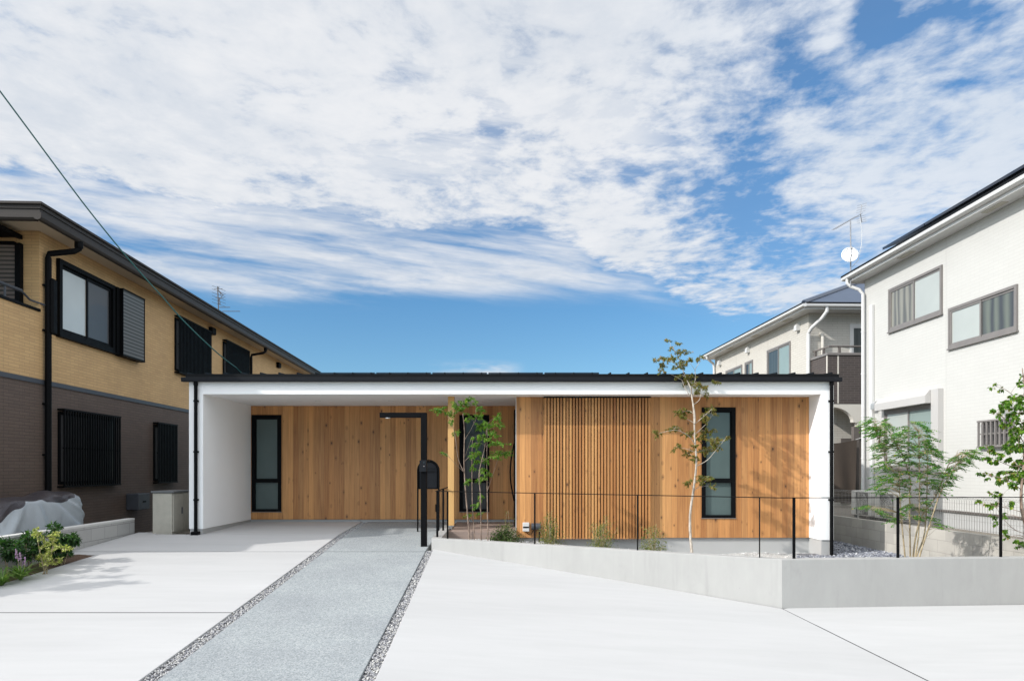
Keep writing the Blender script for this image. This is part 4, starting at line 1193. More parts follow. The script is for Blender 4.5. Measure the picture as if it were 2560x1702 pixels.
mb.build('yagi', M['antenna'], ds)
mb = MB(); mb.tube([D(2150, 545), D(2155, 580), D(2154, 612), D(2146, 650), D(2130, 668)], .006, 5); mb.build('cord', M['trim'], ds)

# ------------------------------------------------------------------ second white house, farther back
t3 = math.atan(.033)
fh = thing('cream_house', 'cream two storey house with blue tiled hip roof and brown tiled balcony', 'house', (9.25, 21.0, 0), t3)
def C(name, m, *b, bev=0.0, parent=fh):
    o = MB()
    for q in b: o.box(*q)
    return o.build(name, M[m], parent, local=True, bevel=bev)
C('wall', 'cream_siding', (0, 9, 0, 8.6, .0, 5.95))
C('soffit', 'trim', (-.36, 9.4, -.55, 9.0, 5.952, 5.99)); C('fascia', 'trim', (-.40, -.361, -.59, 9.0, 5.94, 6.09), (-.36, 9.4, -.59, -.551, 5.94, 6.09))
pr2 = [(0, 0), (0, .10), (-.012, .10), (-.10, .085), (-.115, .075), (-.105, .02), (-.06, 0)]
g_ = MB(); g_.extrude([(-.402 + a, -.70, 5.99 + b) for a, b in pr2], (0, 9.7, 0)); g_.extrude([(-.40, -.592 + a, 5.99 + b) for a, b in pr2], (9.8, 0, 0)); g_.build('gutter', M['trim'], fh, local=True)
e0, e1, f0, f1 = -.47, 9.5, -.66, 9.1; hh = 1.9; dx_ = 4.3
mb = MB(); i = len(mb.v)
mb.v += [(e0, f0, 6.10), (e1, f0, 6.10), (e1, f1, 6.10), (e0, f1, 6.10), (e0 + dx_, f0 + dx_, 6.10 + hh), (e1 - dx_, f0 + dx_, 6.10 + hh), (e1 - dx_, f1 - dx_, 6.10 + hh), (e0 + dx_, f1 - dx_, 6.10 + hh)]
mb.f += [(i, i + 1, i + 5, i + 4), (i + 1, i + 2, i + 6, i + 5), (i + 2, i + 3, i + 7, i + 6), (i + 3, i, i + 4, i + 7), (i + 4, i + 5, i + 6, i + 7), (i + 3, i + 2, i + 1, i)]
rc = mb.build('roof', M['tile'], fh, local=True)
C('eave_edge', 'seam', (e0 - .02, e1, f0 - .02, f0 + .05, 6.06, 6.13), (e0 - .02, e0 + .05, f0 + .051, f1, 6.06, 6.13), parent=rc)
mb = MB(); mb.tube([(e0, f0, 6.12), (e0 + dx_, f0 + dx_, 6.12 + hh)], .07, 6); mb.build('hip_ridge', M['tile'], rc, local=True)
TL = lambda u, v, n: (-n, u, v)
TC = lambda u, v, n: (u, -n, v)
slider(fh, TL, 1.23, 3.06, 3.55, 5.33, 'alu', ('tealpane', 'greenpane'), fw=.06)
slider(fh, TL, 4.36, 5.12, 4.2, 5.22, 'alu', ('tealpane', 'darkpane'), fw=.06)
slider(fh, TL, 5.42, 7.20, 4.2, 5.20, 'alu', ('tealpane', 'greenpane'), fw=.06)
slider(fh, TC, 1.28, 2.9, 3.1, 5.62, 'trim', ('greenpane', 'greenpane'), fw=.07)
for u in (.65, 4.75, 7.85): hood(fh, TL, u, 5.66, 'trim', .18, .24)
for y in (1.0, 3.6, 6.2): MB().box(-.30, -.14, y - .25, y + .25, 5.944, 5.9515).build('soffit_vent', M['cabinet'], fh, local=True)
mb = MB(); mb.tube([(.25, -.62, 6.0), (.25, -.62, 5.86), (.16, -.5, 5.68), (-.01, -.20, 5.45), (-.05, -.085, 5.30), (-.05, -.085, .1)], .055, 10)
mb.build('downpipe', M['trim'], fh, local=True)
MB().tube([(-.46, 8.3, 6.0), (-.44, 8.3, 5.9), (-.1, 8.5, 5.7), (-.07, 8.5, 5.5), (-.07, 8.5, 1)], .05, 10).build('downpipe', M['trim'], fh, local=True)
mb = MB(); mb.tube([(.36, -.02, 5.30), (.37, -.09, 5.28), (.385, -.10, 5.15), (.40, -.09, 4.2), (.40, -.09, 3.2)], .05, 8); mb.build('pipe_cover', M['arch'], fh, local=True, smooth=True)
bal = C('balcony', 'darkbrick', (.02, .16, -1.14, -.001, 3.06, 4.47), (.161, 7, -1.14, -1.0, 3.06, 4.47))
C('coping', 'alu', (-.01, .19, -1.17, -.002, 4.471, 4.54), (.191, 7, -1.17, -.97, 4.471, 4.54), parent=bal)
mb = MB(); mb.tube([(.09, -.12, 4.74), (.09, -1.07, 4.74), (7, -1.07, 4.74)], .028, 8)
for (x, y) in ((.09, -.25), (.09, -.75), (.40, -1.07), (1.1, -1.07), (1.9, -1.07)): mb.box(x - .03, x + .03, y - .03, y + .03, 4.541, 4.72)
mb.build('balcony_rail', M['porchdark'], bal, local=True)
C('corner_strip', 'arch', (.012, .019, -1.12, -1.06, 3.07, 4.465), (.30, .34, -1.147, -1.1405, 3.07, 4.465), parent=bal)
# arched porch below the balcony
mb = MB(); arc = [(.02, -1.13, 2.98), (.02, -1.13, 3.055), (6, -1.13, 3.055), (6, -1.13, 2.40), (.90, -1.13, 2.40), (.90, -1.13, 2.50), (.78, -1.13, 2.52)]
arc += [(.78 - .70 * (1 - math.cos(math.pi / 2 * k / 8)), -1.13, 2.52 + .45 * math.sin(math.pi / 2 * k / 8)) for k in range(1, 9)]
mb.extrude(arc, (0, .16, 0)); po = mb.build('porch_arch', M['arch'], fh, local=True)
C('porch_ceiling', 'arch', (.161, 6, -.97, -.002, 3.0, 3.05)); C('porch_column', 'porchdark', (.80, .96, -1.12, -.98, .0, 2.398))
C('side_door', 'porchdark', (1.0, 1.9, -.03, -.001, .1, 2.1))
dt = thing('shade_cloth', 'brown shade cloth hung beside the arched porch', 'shade cloth', (9.6, 19.75, 1.0))
mb = MB(); rows = []
for i in range(31):
    t = i / 30; row = []
    for j in range(25):
        u = j / 24; x = 9.30 + u * .78 + .05 * (t - .5) * u; z = .20 + (1.70 + .12 * u ** 2) * t
        row.append((x, 19.78 + .03 * math.sin(u * 9 + t * 2) * (1.2 - t) + .004 * math.sin(t * 7 + u * 3), z))
    rows.append(row)
for a, b in zip(rows[:-1], rows[1:]):
    for j in range(24): mb.quad(a[j], a[j + 1], b[j + 1], b[j])
o = mb.build('cloth', M['tarp'], dt)
MB().tube([(10.07, 19.78, 2.01), (10.32, 19.72, 2.10)], .008, 5).build('tie', M['trim'], dt)
gp = MB().box(10.20, 10.62, 19.70, 19.73, -.1, .78).build('garden_screen', M['green']); tag(gp, 'dark green garden screen beside the brown shade cloth', 'screen')

# ------------------------------------------------------------------ plants
def rv(a=1.0): return Vector((rnd.uniform(-a, a), rnd.uniform(-a, a), rnd.uniform(-a, a)))
def catmull(pts, n=5):
    out = []
    for i in range(len(pts) - 1):
        p0 = pts[max(0, i - 1)]; p1 = pts[i]; p2 = pts[i + 1]; p3 = pts[min(len(pts) - 1, i + 2)]
        for k in range(n):
            t = k / n
            out.append(0.5 * ((2 * p1) + (p2 - p0) * t + (2 * p0 - 5 * p1 + 4 * p2 - p3) * t * t + (3 * p1 - p0 - 3 * p2 + p3) * t ** 3))
    out.append(pts[-1])
    return out
class Plant:
    def __init__(s, name, label, cat, base, group=None):
        s.root = thing(name, label, cat, base, 0, group); s.wood = MB(); s.leaves = MB(); s.nodes = []
    def stem(s, pts, r0, r1, n=7, sub=5):
        c = catmull([Vector(p) for p in pts], sub); L_ = len(c) - 1
        rad = [r0 + (r1 - r0) * (i / L_) ** .85 for i in range(L_ + 1)]
        s.wood.tube(c, rad, n); s.nodes += [(c[i], rad[i]) for i in range(L_ + 1)]
        return c
    def near(s, p, below=True):
        best = None
        for q, r in s.nodes:
            d = (q - p).length + (max(0, q.z - p.z + .05) * 2.5 if below else 0)
            if best is None or d < best[0]: best = (d, q, r)
        return best[1], best[2]
    def twig(s, p, q, r, sag=0.0):
        m = p.lerp(q, .5) + rv(.02) + Vector((0, 0, sag))
        c = catmull([p, m, q], 4); s.wood.tube(c, [r * (1 - .7 * i / (len(c) - 1)) for i in range(len(c))], 4, False)
        return c
    def spray(s, c, rx, ry, rz, n, L, Wd, droop=.5, twigs=5, upright=.5, r=.004, add_node=True):
        """leafy clump: a branch to the centre, twigs through its volume, leaves along the twigs"""
        a, ra = s.near(c); b = s.twig(a, c, max(r, min(ra * .5, r * 2)), .03 if c.z > a.z else -.02)
        if add_node: s.nodes += [(q, r) for q in b[2:]]
        per = max(2, n // twigs)
        for k in range(twigs):
            d = Vector((rnd.gauss(0, 1), rnd.gauss(0, 1), rnd.gauss(0, 1)))
            d.normalize(); d *= rnd.uniform(.55, 1.0)
            e = c + Vector((d.x * rx, d.y * ry, d.z * rz))
            st = b[rnd.randrange(max(1, len(b) - 3), len(b))]
            t = s.twig(st, e, r * .5, .01)
            for j in range(per):
                u = .25 + .75 * (j + rnd.random()) / per
                i = min(len(t) - 2, int(u * (len(t) - 1))); p = t[i].lerp(t[i + 1], u * (len(t) - 1) - i)
                ax = (t[i + 1] - t[i]).normalized()
                dr = ax * rnd.uniform(.1, .8) + rv(.9) + Vector((0, 0, -droop))
                nr = Vector((0, 0, 1)) + rv(.7)
                s.leaves.leaf(p + rv(.006), dr, nr, L * rnd.uniform(.65, 1.15), Wd * rnd.uniform(.7, 1.1))
    def frond(s, p, d, length, pairs, L, Wd, droop=.12):
        """feathered leaf: leaflets in pairs on a rachis"""
        d = d.normalized(); pts = [p + d * length * t + Vector((0, 0, -droop * length * t * t)) for t in (0, .33, .66, 1)]
        s.wood.tube(pts, [.0022, .0018, .0014, .001], 3, False)
        sd = d.cross(Vector((0, 0, 1)));
        if sd.length < 1e-4: sd = Vector((1, 0, 0))
        sd.normalize(); up = sd.cross(d)
        tilt = rnd.uniform(-.45, .45)
        for k in range(pairs):
            t = .18 + .82 * k / max(1, pairs - 1); i = min(2, int(t * 3)); q = pts[i].lerp(pts[i + 1], t * 3 - i)
            for sg in (1, -1):
                dr = sd * sg * (1 - .25 * t) + d * .55 + Vector((0, 0, rnd.uniform(-.45, .05) + tilt * sg)) + rv(.12)
                s.leaves.leaf(q, dr, up + rv(.6), L * rnd.uniform(.8, 1.1) * (1 - .25 * abs(t - .5)), Wd * rnd.uniform(.8, 1.1), .1)
        s.leaves.leaf(pts[-1], d + Vector((0, 0, -.3)), up, L, Wd)
    def done(s, wood_m, leaf_m, trunk='trunk', crown='crown'):
        s.wood.build(trunk, M[wood_m], s.root, smooth=True); s.leaves.build(crown, M[leaf_m], s.root)
def pxm(y): return y / F              # metres per photo pixel at distance y

# --- clump of slim stems by the porch
Y = 10.98; k = pxm(Y)
pl = Plant('slim_tree', 'slim multi stemmed tree with fresh green leaves in front of the porch', 'tree', (P(1198, 0, Y).x, Y, zbed(-.5, Y)))
def st(pts, y, dys=None): return [P(a, b, y + (dys[i] if dys else 0)) for i, (a, b) in enumerate(pts)]
pl.stem(st([(1175, 1366), (1174, 1347), (1164, 1229), (1160, 1154), (1161, 1081), (1157, 1034)], Y, (0, 0, .02, 0, -.05, -.1)), .017, .005)
pl.stem(st([(1188, 1366), (1187, 1349), (1181, 1263), (1180, 1145), (1182, 1090)], Y, (.1, .1, .15, .2, .2)), .012, .004)
pl.stem(st([(1204, 1366), (1203, 1349), (1201, 1241), (1198, 1182), (1212, 1117), (1216, 1075)], Y, (-.1, -.1, -.15, -.15, -.1, -.1)), .012, .004)
pl.stem(st([(1221, 1366), (1220, 1350), (1218, 1227), (1217, 1142), (1219, 1070)], Y, (.2, .2, .25, .3, .3)), .014, .004)
pl.stem(st([(1160, 1180), (1146, 1148), (1139, 1100), (1131, 1062), (1122, 1046)], Y), .007, .003, 5)
pl.stem(st([(1163, 1140), (1175, 1105), (1180, 1090)], Y), .005, .002, 5)
pl.stem(st([(1162, 1098), (1176, 1075), (1190, 1048)], Y), .005, .002, 5)
pl.stem(st([(1160, 1180), (1140, 1160), (1118, 1138), (1104, 1134)], Y, (0, -.1, -.15, -.2)), .004, .002, 4)
pl.stem(st([(1219, 1226), (1230, 1192), (1244, 1150)], Y, (.25, .2, .15)), .005, .002, 4)
for (a, b, rx, rz, n) in [(1103, 1024, 19, 11, 42), (1122, 1037, 12, 13, 30), (1128, 1052, 8, 8, 12), (1144, 1014, 15, 11, 40), (1162, 1008, 15, 9, 34), (1176, 999, 10, 6, 22), (1191, 1005, 8, 4, 10),
    (1156, 1029, 15, 9, 30), (1200, 1024, 11, 10, 30), (1199, 1040, 11, 7, 20), (1172, 1047, 11, 7, 20), (1139, 1083, 9, 8, 16), (1103, 1137, 11, 9, 14), (1208, 1067, 17, 12, 60), (1218, 1060, 8, 8, 18),
    (1227, 1064, 14, 12, 42), (1250, 1044, 12, 11, 34), (1251, 1065, 13, 5, 16), (1237, 1082, 14, 10, 38), (1188, 1093, 10, 9, 22), (1206, 1095, 15, 9, 40), (1191, 1108, 11, 10, 26), (1221, 1100, 10, 8, 18),
    (1250, 1109, 25, 7, 52), (1256, 1133, 24, 8, 60), (1238, 1143, 13, 6, 20), (1196, 1137, 17, 11, 52), (1180, 1139, 9, 8, 12), (1203, 1151, 16, 10, 46), (1180, 1166, 11, 8, 26), (1207, 1177, 12, 8, 28),
    (1203, 1197, 13, 9, 36), (1170, 1202, 8, 8, 18), (1201, 1240, 10, 10, 22), (1193, 1261, 12, 9, 22), (1168, 1286, 14, 6, 18), (1200, 1284, 9, 6, 12), (1223, 1185, 9, 6, 14)]:
    yy = Y + rnd.uniform(-.22, .30)
    pl.spray(P(a, b, yy), rx * 1.5 * k, .17, rz * 1.4 * k, int(n * 6.0), .047, .015, .7, max(5, n // 4), r=.0024)
pl.done('bark_brown', 'leaf_fresh')

# --- single pale trunk in front of the cedar wall
Y = 11.75; k = pxm(Y)
pl = Plant('young_tree', 'tall young tree with pale grey trunk and bronze leaves before the cedar wall', 'tree', (P(1731, 0, Y).x, Y, zbed(3.1, Y)))
pl.stem(st([(1734, 1410), (1730, 1382), (1725.5, 1329), (1726, 1279), (1734, 1222), (1741, 1157), (1737, 1095), (1735, 1034), (1729, 985)], Y, (0, 0, .03, .03, 0, -.03, 0, .02, .03)), .027, .013, 10)
pl.stem(st([(1729, 985), (1727, 970), (1713, 940), (1703, 914), (1692, 884), (1676, 865)], Y, (.03, 0, 0, -.05, -.1, -.12)), .014, .003, 7)
pl.stem(st([(1737, 1060), (1737, 1036), (1732, 1005), (1729, 985)], Y, (-.03, -.05, -.03, 0)), .013, .010, 7)
pl.stem(st([(1722, 985), (1711, 966), (1705, 950)], Y), .008, .003, 5)
pl.stem(st([(1727, 975), (1738, 950), (1738, 925), (1746, 910), (1753, 901)], Y, (0, .1, .15, .15, .15)), .008, .003, 5)
pl.stem(st([(1738, 926), (1730, 914), (1722, 902)], Y, (.15, .1, .1)), .004, .002, 4)
pl.stem(st([(1733, 1012), (1748, 1000), (1752, 985), (1752, 975)], Y), .007, .003, 5)
pl.stem(st([(1739, 1058), (1758, 1042), (1780, 1022)], Y, (0, -.1, -.2)), .007, .003, 5)
pl.stem(st([(1738, 1085), (1765, 1060), (1776, 1046)], Y, (0, .1, .2)), .006, .003, 5)
pl.stem(st([(1741, 1165), (1768, 1150), (1790, 1125), (1812, 1098)], Y, (0, -.1, -.2, -.25)), .008, .003, 5)
pl.stem(st([(1738, 1112), (1722, 1090), (1690, 1075), (1650, 1082)], Y, (0, -.1, -.2, -.2)), .007, .003, 5)
pl.stem(st([(1736, 1225), (1760, 1205), (1775, 1194)], Y, (0, .05, .1)), .005, .002, 4)
pl.stem(st([(1700, 920), (1680, 905), (1655, 900), (1636, 899)], Y), .005, .002, 4)
for (a, b, rx, rz, n) in [(1669, 853, 9, 5, 14), (1694, 859, 7, 6, 10), (1676, 869, 6, 5, 10), (1707, 882, 15, 9, 44), (1650, 895, 13, 9, 26), (1634, 900, 7, 5, 12), (1667, 899, 11, 7, 20), (1686, 895, 11, 8, 28), (1652, 914, 14, 8, 26),
    (1650, 927, 9, 7, 18), (1692, 914, 13, 8, 30), (1715, 903, 14, 9, 34), (1709, 914, 10, 8, 20), (1724, 900, 6, 6, 10), (1747, 895, 9, 5, 16), (1697, 942, 11, 6, 22), (1726, 942, 13, 9, 40), (1722, 959, 13, 8, 36),
    (1745, 962, 17, 8, 44), (1742, 977, 13, 8, 30), (1768, 969, 9, 8, 18), (1784, 954, 12, 5, 20), (1768, 986, 6, 6, 10), (1706, 1030, 16, 11, 60), (1702, 1042, 11, 6, 24), (1781, 1018, 12, 8, 28), (1763, 1036, 12, 9, 30),
    (1789, 1034, 7, 5, 10), (1763, 1053, 10, 8, 24), (1684, 1071, 20, 7, 46), (1644, 1085, 11, 10, 28), (1722, 1082, 15, 10, 46), (1772, 1077, 17, 9, 48), (1816, 1097, 14, 6, 22), (1749, 1095, 13, 9, 40), (1784, 1103, 19, 10, 60),
    (1688, 1117, 13, 9, 30), (1713, 1131, 15, 9, 38), (1734, 1115, 9, 8, 20), (1764, 1126, 19, 10, 60), (1791, 1117, 13, 9, 36), (1734, 1146, 14, 8, 34), (1757, 1195, 14, 8, 32), (1722, 1207, 11, 8, 26), (1768, 1192, 14, 6, 22), (1780, 1216, 9, 5, 14), (1750, 1207, 9, 6, 14)]:
    yy = Y + rnd.uniform(-.28, .28)
    pl.spray(P(a, b, yy), rx * 1.45 * k, .17, rz * 1.4 * k, int(n * 6.0), .052, .0165, .7, max(5, n // 4), r=.0024)
pl.done('bark_grey', 'leaf_olive')

# --- feathery clump in the right corner
Y = 9.7; k = pxm(Y)
pl = Plant('feathery_tree', 'bushy multi stemmed tree with feathery green leaflets before the lower white house window', 'tree', (P(2280, 0, Y).x, Y, -.40))
S5 = [([(2266, 1452), (2263, 1395), (2255, 1310), (2250, 1246), (2248, 1180)], .0), ([(2278, 1452), (2276, 1395), (2274, 1240), (2277, 1210), (2262, 1150), (2240, 1110)], .15), ([(2290, 1452), (2288, 1395), (2297, 1330), (2299, 1200), (2297, 1080)], -.1),
      ([(2284, 1452), (2290, 1395), (2312, 1330), (2318, 1215), (2320, 1120)], .25), ([(2292, 1452), (2298, 1395), (2325, 1310), (2350, 1235), (2385, 1170), (2412, 1138)], -.15), ([(2286, 1452), (2283, 1390), (2300, 1300), (2340, 1240), (2372, 1160), (2390, 1140)], .1)]
for pts, dy in S5: pl.stem(st(pts, Y + dy), .014, .005)
pl.stem(st([(2277, 1225), (2258, 1206), (2235, 1180), (2205, 1130), (2190, 1080)], Y + .1), .007, .003, 5)
F5 = [(2179, 1046, -1), (2213, 1052, -1), (2170, 1059, -1), (2188, 1065, -1), (2177, 1073, -1), (2205, 1071, -1), (2223, 1064, 0), (2184, 1086, -1), (2207, 1085, -1), (2232, 1086, 0), (2262, 1069, 0), (2295, 1056, 1), (2313, 1069, 1), (2288, 1082, 0), (2322, 1091, 1), (2257, 1088, 0), (2213, 1099, -1), (2242, 1102, 0), (2272, 1106, 0), (2315, 1103, 1),
      (2194, 1112, -1), (2207, 1118, -1), (2230, 1116, 0), (2257, 1117, 0), (2292, 1115, 0), (2322, 1118, 1), (2334, 1127, 1), (2345, 1133, 1), (2202, 1138, -1), (2246, 1133, 0), (2272, 1138, 0), (2303, 1133, 0), (2207, 1158, -1), (2230, 1152, -1), (2257, 1155, 0), (2288, 1156, 0), (2318, 1152, 1), (2339, 1164, 1), (2217, 1172, -1), (2236, 1180, -1), (2265, 1178, 0), (2295, 1182, 0), (2322, 1176, 1),
      (2202, 1190, -1), (2230, 1195, -1), (2265, 1199, 0), (2313, 1203, 1), (2334, 1198, 1), (2194, 1211, -1), (2211, 1224, -1), (2251, 1212, 0), (2341, 1209, 1), (2265, 1234, 0), (2315, 1250, 1), (2376, 1187, 1), (2360, 1184, 1), (2404, 1161, 1), (2418, 1152, 1), (2387, 1142, -1), (2406, 1142, 1), (2418, 1127, 1), (2440, 1126, 1), (2437, 1140, 1), (2380, 1172, -1), (2165, 1264, -1), (2194, 1274, 1), (2257, 1279, 0), (2236, 1297, -1), (2307, 1268, 0), (2322, 1295, 1), (2350, 1313, 1), (2290, 1290, 1), (2270, 1262, -1), (2300, 1225, 1), (2352, 1225, 1), (2366, 1205, 1)]
for (a, b, sg) in F5:
    for rep in range(8):
        yy = Y + rnd.uniform(-.35, .40); c = P(a + rnd.uniform(-8, 8), b + rnd.uniform(-7, 7), yy)
        s0 = sg if sg else rnd.choice((-1, 1)); d = Vector((s0 * rnd.uniform(.5, 1), rnd.uniform(-.9, .9), rnd.uniform(-.1, .35)))
        base = c - d.normalized() * .09
        q, r = pl.near(base); pl.twig(q, base, .0035, .02)
        pl.frond(base, d, rnd.uniform(.15, .23), rnd.randint(7, 10), .043, .019, .30)
pl.done('bark_green', 'leaf_deep')

# --- broad leaved tree cut by the right edge
Y = 8.95; k = pxm(Y)
pl = Plant('broadleaf_tree', 'young tree with broad green leaves at the right edge of the bed', 'tree', (P(2590, 0, Y).x, Y, -.40))
pl.stem(st([(2596, 1480), (2588, 1400), (2574, 1340), (2558, 1290), (2553, 1240), (2560, 1150), (2566, 1060), (2562, 980), (2556, 920)], Y), .030, .005, 8)
pl.stem(st([(2590, 1420), (2602, 1340), (2622, 1240), (2640, 1120), (2634, 1010)], Y, (0, .1, .15, .2, .2)), .022, .005, 7)
pl.stem(st([(2560, 1160), (2530, 1165), (2490, 1150), (2462, 1150)], Y), .006, .002, 5)
pl.stem(st([(2555, 1225), (2520, 1200), (2480, 1190), (2455, 1184)], Y, (0, -.1, -.15, -.15)), .006, .002, 5)
pl.stem(st([(2562, 1110), (2530, 1060), (2500, 1040), (2480, 1034)], Y, (0, .1, .15, .2)), .006, .002, 5)
pl.stem(st([(2564, 1040), (2545, 1000), (2515, 975), (2490, 966)], Y), .005, .002, 5)
pl.stem(st([(2572, 1335), (2540, 1325), (2512, 1300), (2492, 1270)], Y, (0, -.1, -.15, -.15)), .005, .002, 5)
pl.stem(st([(2556, 1280), (2520, 1270), (2480, 1262), (2455, 1257)], Y, (0, .1, .1, .15)), .005, .002, 5)
C6 = [(2489, 966, 8), (2508, 975, 8), (2549, 960, 10), (2552, 948, 8), (2546, 990, 14), (2528, 1004, 10), (2508, 1008, 8), (2478, 1031, 8), (2493, 1037, 10), (2512, 1041, 10), (2553, 1010, 14), (2543, 1028, 16), (2510, 1066, 14), (2531, 1057, 16), (2549, 1072, 24), (2537, 1093, 22), (2518, 1114, 18), (2464, 1117, 10), (2485, 1122, 14), (2546, 1116, 28), (2492, 1134, 14), (2508, 1142, 12), (2458, 1150, 10), (2479, 1151, 12), (2499, 1157, 14), (2523, 1151, 16), (2546, 1157, 24), (2508, 1178, 18), (2452, 1184, 10), (2476, 1190, 12), (2496, 1186, 12), (2523, 1192, 20), (2546, 1184, 24), (2495, 1201, 14), (2510, 1207, 16), (2529, 1216, 16), (2490, 1234, 10), (2508, 1237, 12), (2454, 1257, 8), (2473, 1263, 12), (2490, 1261, 14), (2526, 1260, 14), (2490, 1288, 8), (2493, 1310, 6), (2511, 1289, 8), (2511, 1326, 8), (2523, 1342, 8), (2546, 1350, 16), (2546, 1364, 12)]
for _ in range(48):
    C6.append((rnd.uniform(2512, 2580), rnd.uniform(985, 1215), 12))
for _ in range(46):
    C6.append((rnd.uniform(2560, 2680), rnd.uniform(930, 1290), 22))
for (a, b, n) in C6:
    pl.spray(P(a, b, Y + rnd.uniform(-.25, .25)), 12 * k, .12, 10 * k, int(n * 2.4), .056, .038, .75, max(2, n // 6), r=.003)
pl.done('bark_brown', 'leaf_wide')

# --- low shrubs along the wall
def shrub(name, label, px, py, yy, wpx, hpx, nst, nl, leafm, L, Wd, dense=1.6, group=None, cat='shrub', lean=.25, z0=None, woodm='bark_green'):
    k = pxm(yy); b = P(px, py, yy)
    z0 = z0 if z0 is not None else zbed(b.x, yy); base = Vector((b.x, yy, z0))
    top = P(px, py - hpx, yy).z
    pl = Plant(name, label, cat, tuple(base), group)
    for i in range(nst):
        a = rnd.uniform(0, 6.28); rr = wpx * k * .5 * rnd.random() ** .6
        h = (top - z0) * (rnd.uniform(.45, 1.0) if i > 2 else (1.0, .9, .8)[i])
        h *= 1 - .45 * (rr / (wpx * k * .5)) ** 2 * dense * .5
        e = base + Vector((rr * math.cos(a), rr * math.sin(a) * .7, h))
        s_ = base + Vector((math.cos(a), math.sin(a), 0)) * rnd.uniform(0, .05)
        c = pl.stem([s_, s_.lerp(e, .5) + rv(.03) - Vector((0, 0, 0)), e], .0045, .0016, 4, 6)
        for j in range(nl):
            u = rnd.random() ** (1 / dense) if dense < 1 else 1 - (1 - .12) * rnd.random() ** (1.0)
            u = .10 + .90 * rnd.random()
            i_ = min(len(c) - 2, int(u * (len(c) - 1))); q = c[i_].lerp(c[i_ + 1], u * (len(c) - 1) - i_)
            spread = (1 - u) * .10 + .025
            q = q + Vector((rnd.gauss(0, spread), rnd.gauss(0, spread), rnd.gauss(0, spread * .5)))
            pl.leaves.leaf(q, rv(1) + Vector((0, 0, .45)), Vector((0, 0, 1)) + rv(.8), L * rnd.uniform(.7, 1.15), Wd * rnd.uniform(.8, 1.1))
    pl.done(woodm, leafm, 'stems', 'foliage')
    return pl
shrub('low_shrub', 'dense rounded green shrub between the slim stems and the meter box', 1264, 1352, 11.35, 78, 44, 60, 46, 'leaf_low', .034, .020)
shrub('sprig', 'thin upright sprigs rising behind the rounded shrub', 1266, 1345, 11.75, 34, 74, 7, 30, 'leaf_shrub', .032, .016)
shrub('leafy_shrub', 'yellow green upright shrub below the dark wall outlet', 1375, 1362, 11.3, 58, 90, 26, 70, 'leaf_shrub', .030, .0135, group='upright shrubs behind the low wall')
shrub('leafy_shrub', 'yellow green upright shrub in front of the middle of the slat screen', 1502, 1370, 11.1, 84, 96, 26, 70, 'leaf_shrub', .030, .0135, group='upright shrubs behind the low wall')
shrub('leafy_shrub', 'yellow green upright shrub at the right end of the slat screen', 1634, 1378, 10.9, 72, 76, 24, 70, 'leaf_shrub', .031, .0145, group='upright shrubs behind the low wall')

# --- left garden strip
zl = lambda x, y: z_left(x, y) - .02
mb = MB(); N = 48
for i in range(N):
    for j in range(4):
        def q(i, j):
            y = .6 + (10.2 - .6) * i / N; x = bw_left(y) + .004 + (-6.145 - bw_left(y) - .004) * j / 4
            return (x, y, z_left(x, y) - .02 + .025 * math.sin(y * 6.1 + j) * math.sin(math.pi * j / 4))
        mb.quad(q(i, j), q(i, j + 1), q(i + 1, j + 1), q(i + 1, j))
struct(mb.build('garden_soil', M['soil'], smooth=True), 'brown soil strip between the left block wall and the driveway')
def clump(name, label, base, pts, yy, leafm, L, Wd, r=11, n=26, stems=3, group=None, dr=.1):
    b = Vector(base); pl = Plant(name, label, 'shrub', base, group)
    for i in range(stems):
        a, c = pts[i * len(pts) // stems][:2]
        q = P(a, c, yy); pl.stem([b + Vector((rnd.uniform(-.05, .05), rnd.uniform(-.05, .05), -.02)), b.lerp(q, .55) + rv(.03), q], .008, .003, 5)
    k = pxm(yy)
    for (a, c) in pts:
        pl.spray(P(a, c, yy + rnd.uniform(-.14, .14)), r * k, .09, r * .8 * k, n, L, Wd, dr, 5, r=.003)
    pl.done('bark_green', leafm, 'stems', 'foliage'); return pl
GY = 9.15
clump('garden_shrub', 'dark green shrub left of the yellow variegated shrub', (P(78, 0, GY).x, GY, zl(0, GY)), [(66, 1339), (77, 1345), (60, 1346), (90, 1338), (84, 1352), (100, 1357), (77, 1368), (94, 1377), (70, 1358), (88, 1366), (62, 1372), (80, 1388), (100, 1390), (70, 1392), (110, 1384), (120, 1372)], GY, 'leaf_dark', .075, .027, 12, 75, group='shrubs in the left garden strip')
GY2 = 9.55
clump('garden_shrub', 'dark green shrub at the right end of the left garden strip', (P(160, 0, GY2).x, GY2, zl(0, GY2)), [(132, 1316), (141, 1322), (121, 1338), (136, 1336), (154, 1340), (171, 1344), (186, 1339), (195, 1347), (182, 1354), (160, 1352), (149, 1359), (130, 1352), (166, 1362), (143, 1379), (160, 1385), (176, 1372), (150, 1372), (185, 1362), (135, 1392), (150, 1394), (172, 1382), (120, 1365)], GY2, 'leaf_dark', .072, .026, 12, 75, 4, group='shrubs in the left garden strip')
GY3 = 8.85
clump('garden_shrub', 'yellow variegated shrub in the middle of the left garden strip', (P(116, 0, GY3).x, GY3, zl(0, GY3)), [(92, 1336), (97, 1336), (106, 1348), (112, 1358), (134, 1342), (141, 1333), (132, 1352), (132, 1362), (110, 1368), (121, 1376), (148, 1367), (160, 1370), (168, 1372), (95, 1395), (105, 1408), (120, 1388), (132, 1408), (147, 1400), (90, 1324), (112, 1398), (118, 1408), (126, 1396), (108, 1388), (122, 1380)], GY3, 'leaf_yellow', .036, .020, 7, 50, 5, group='shrubs in the left garden strip')
GY4 = 8.75
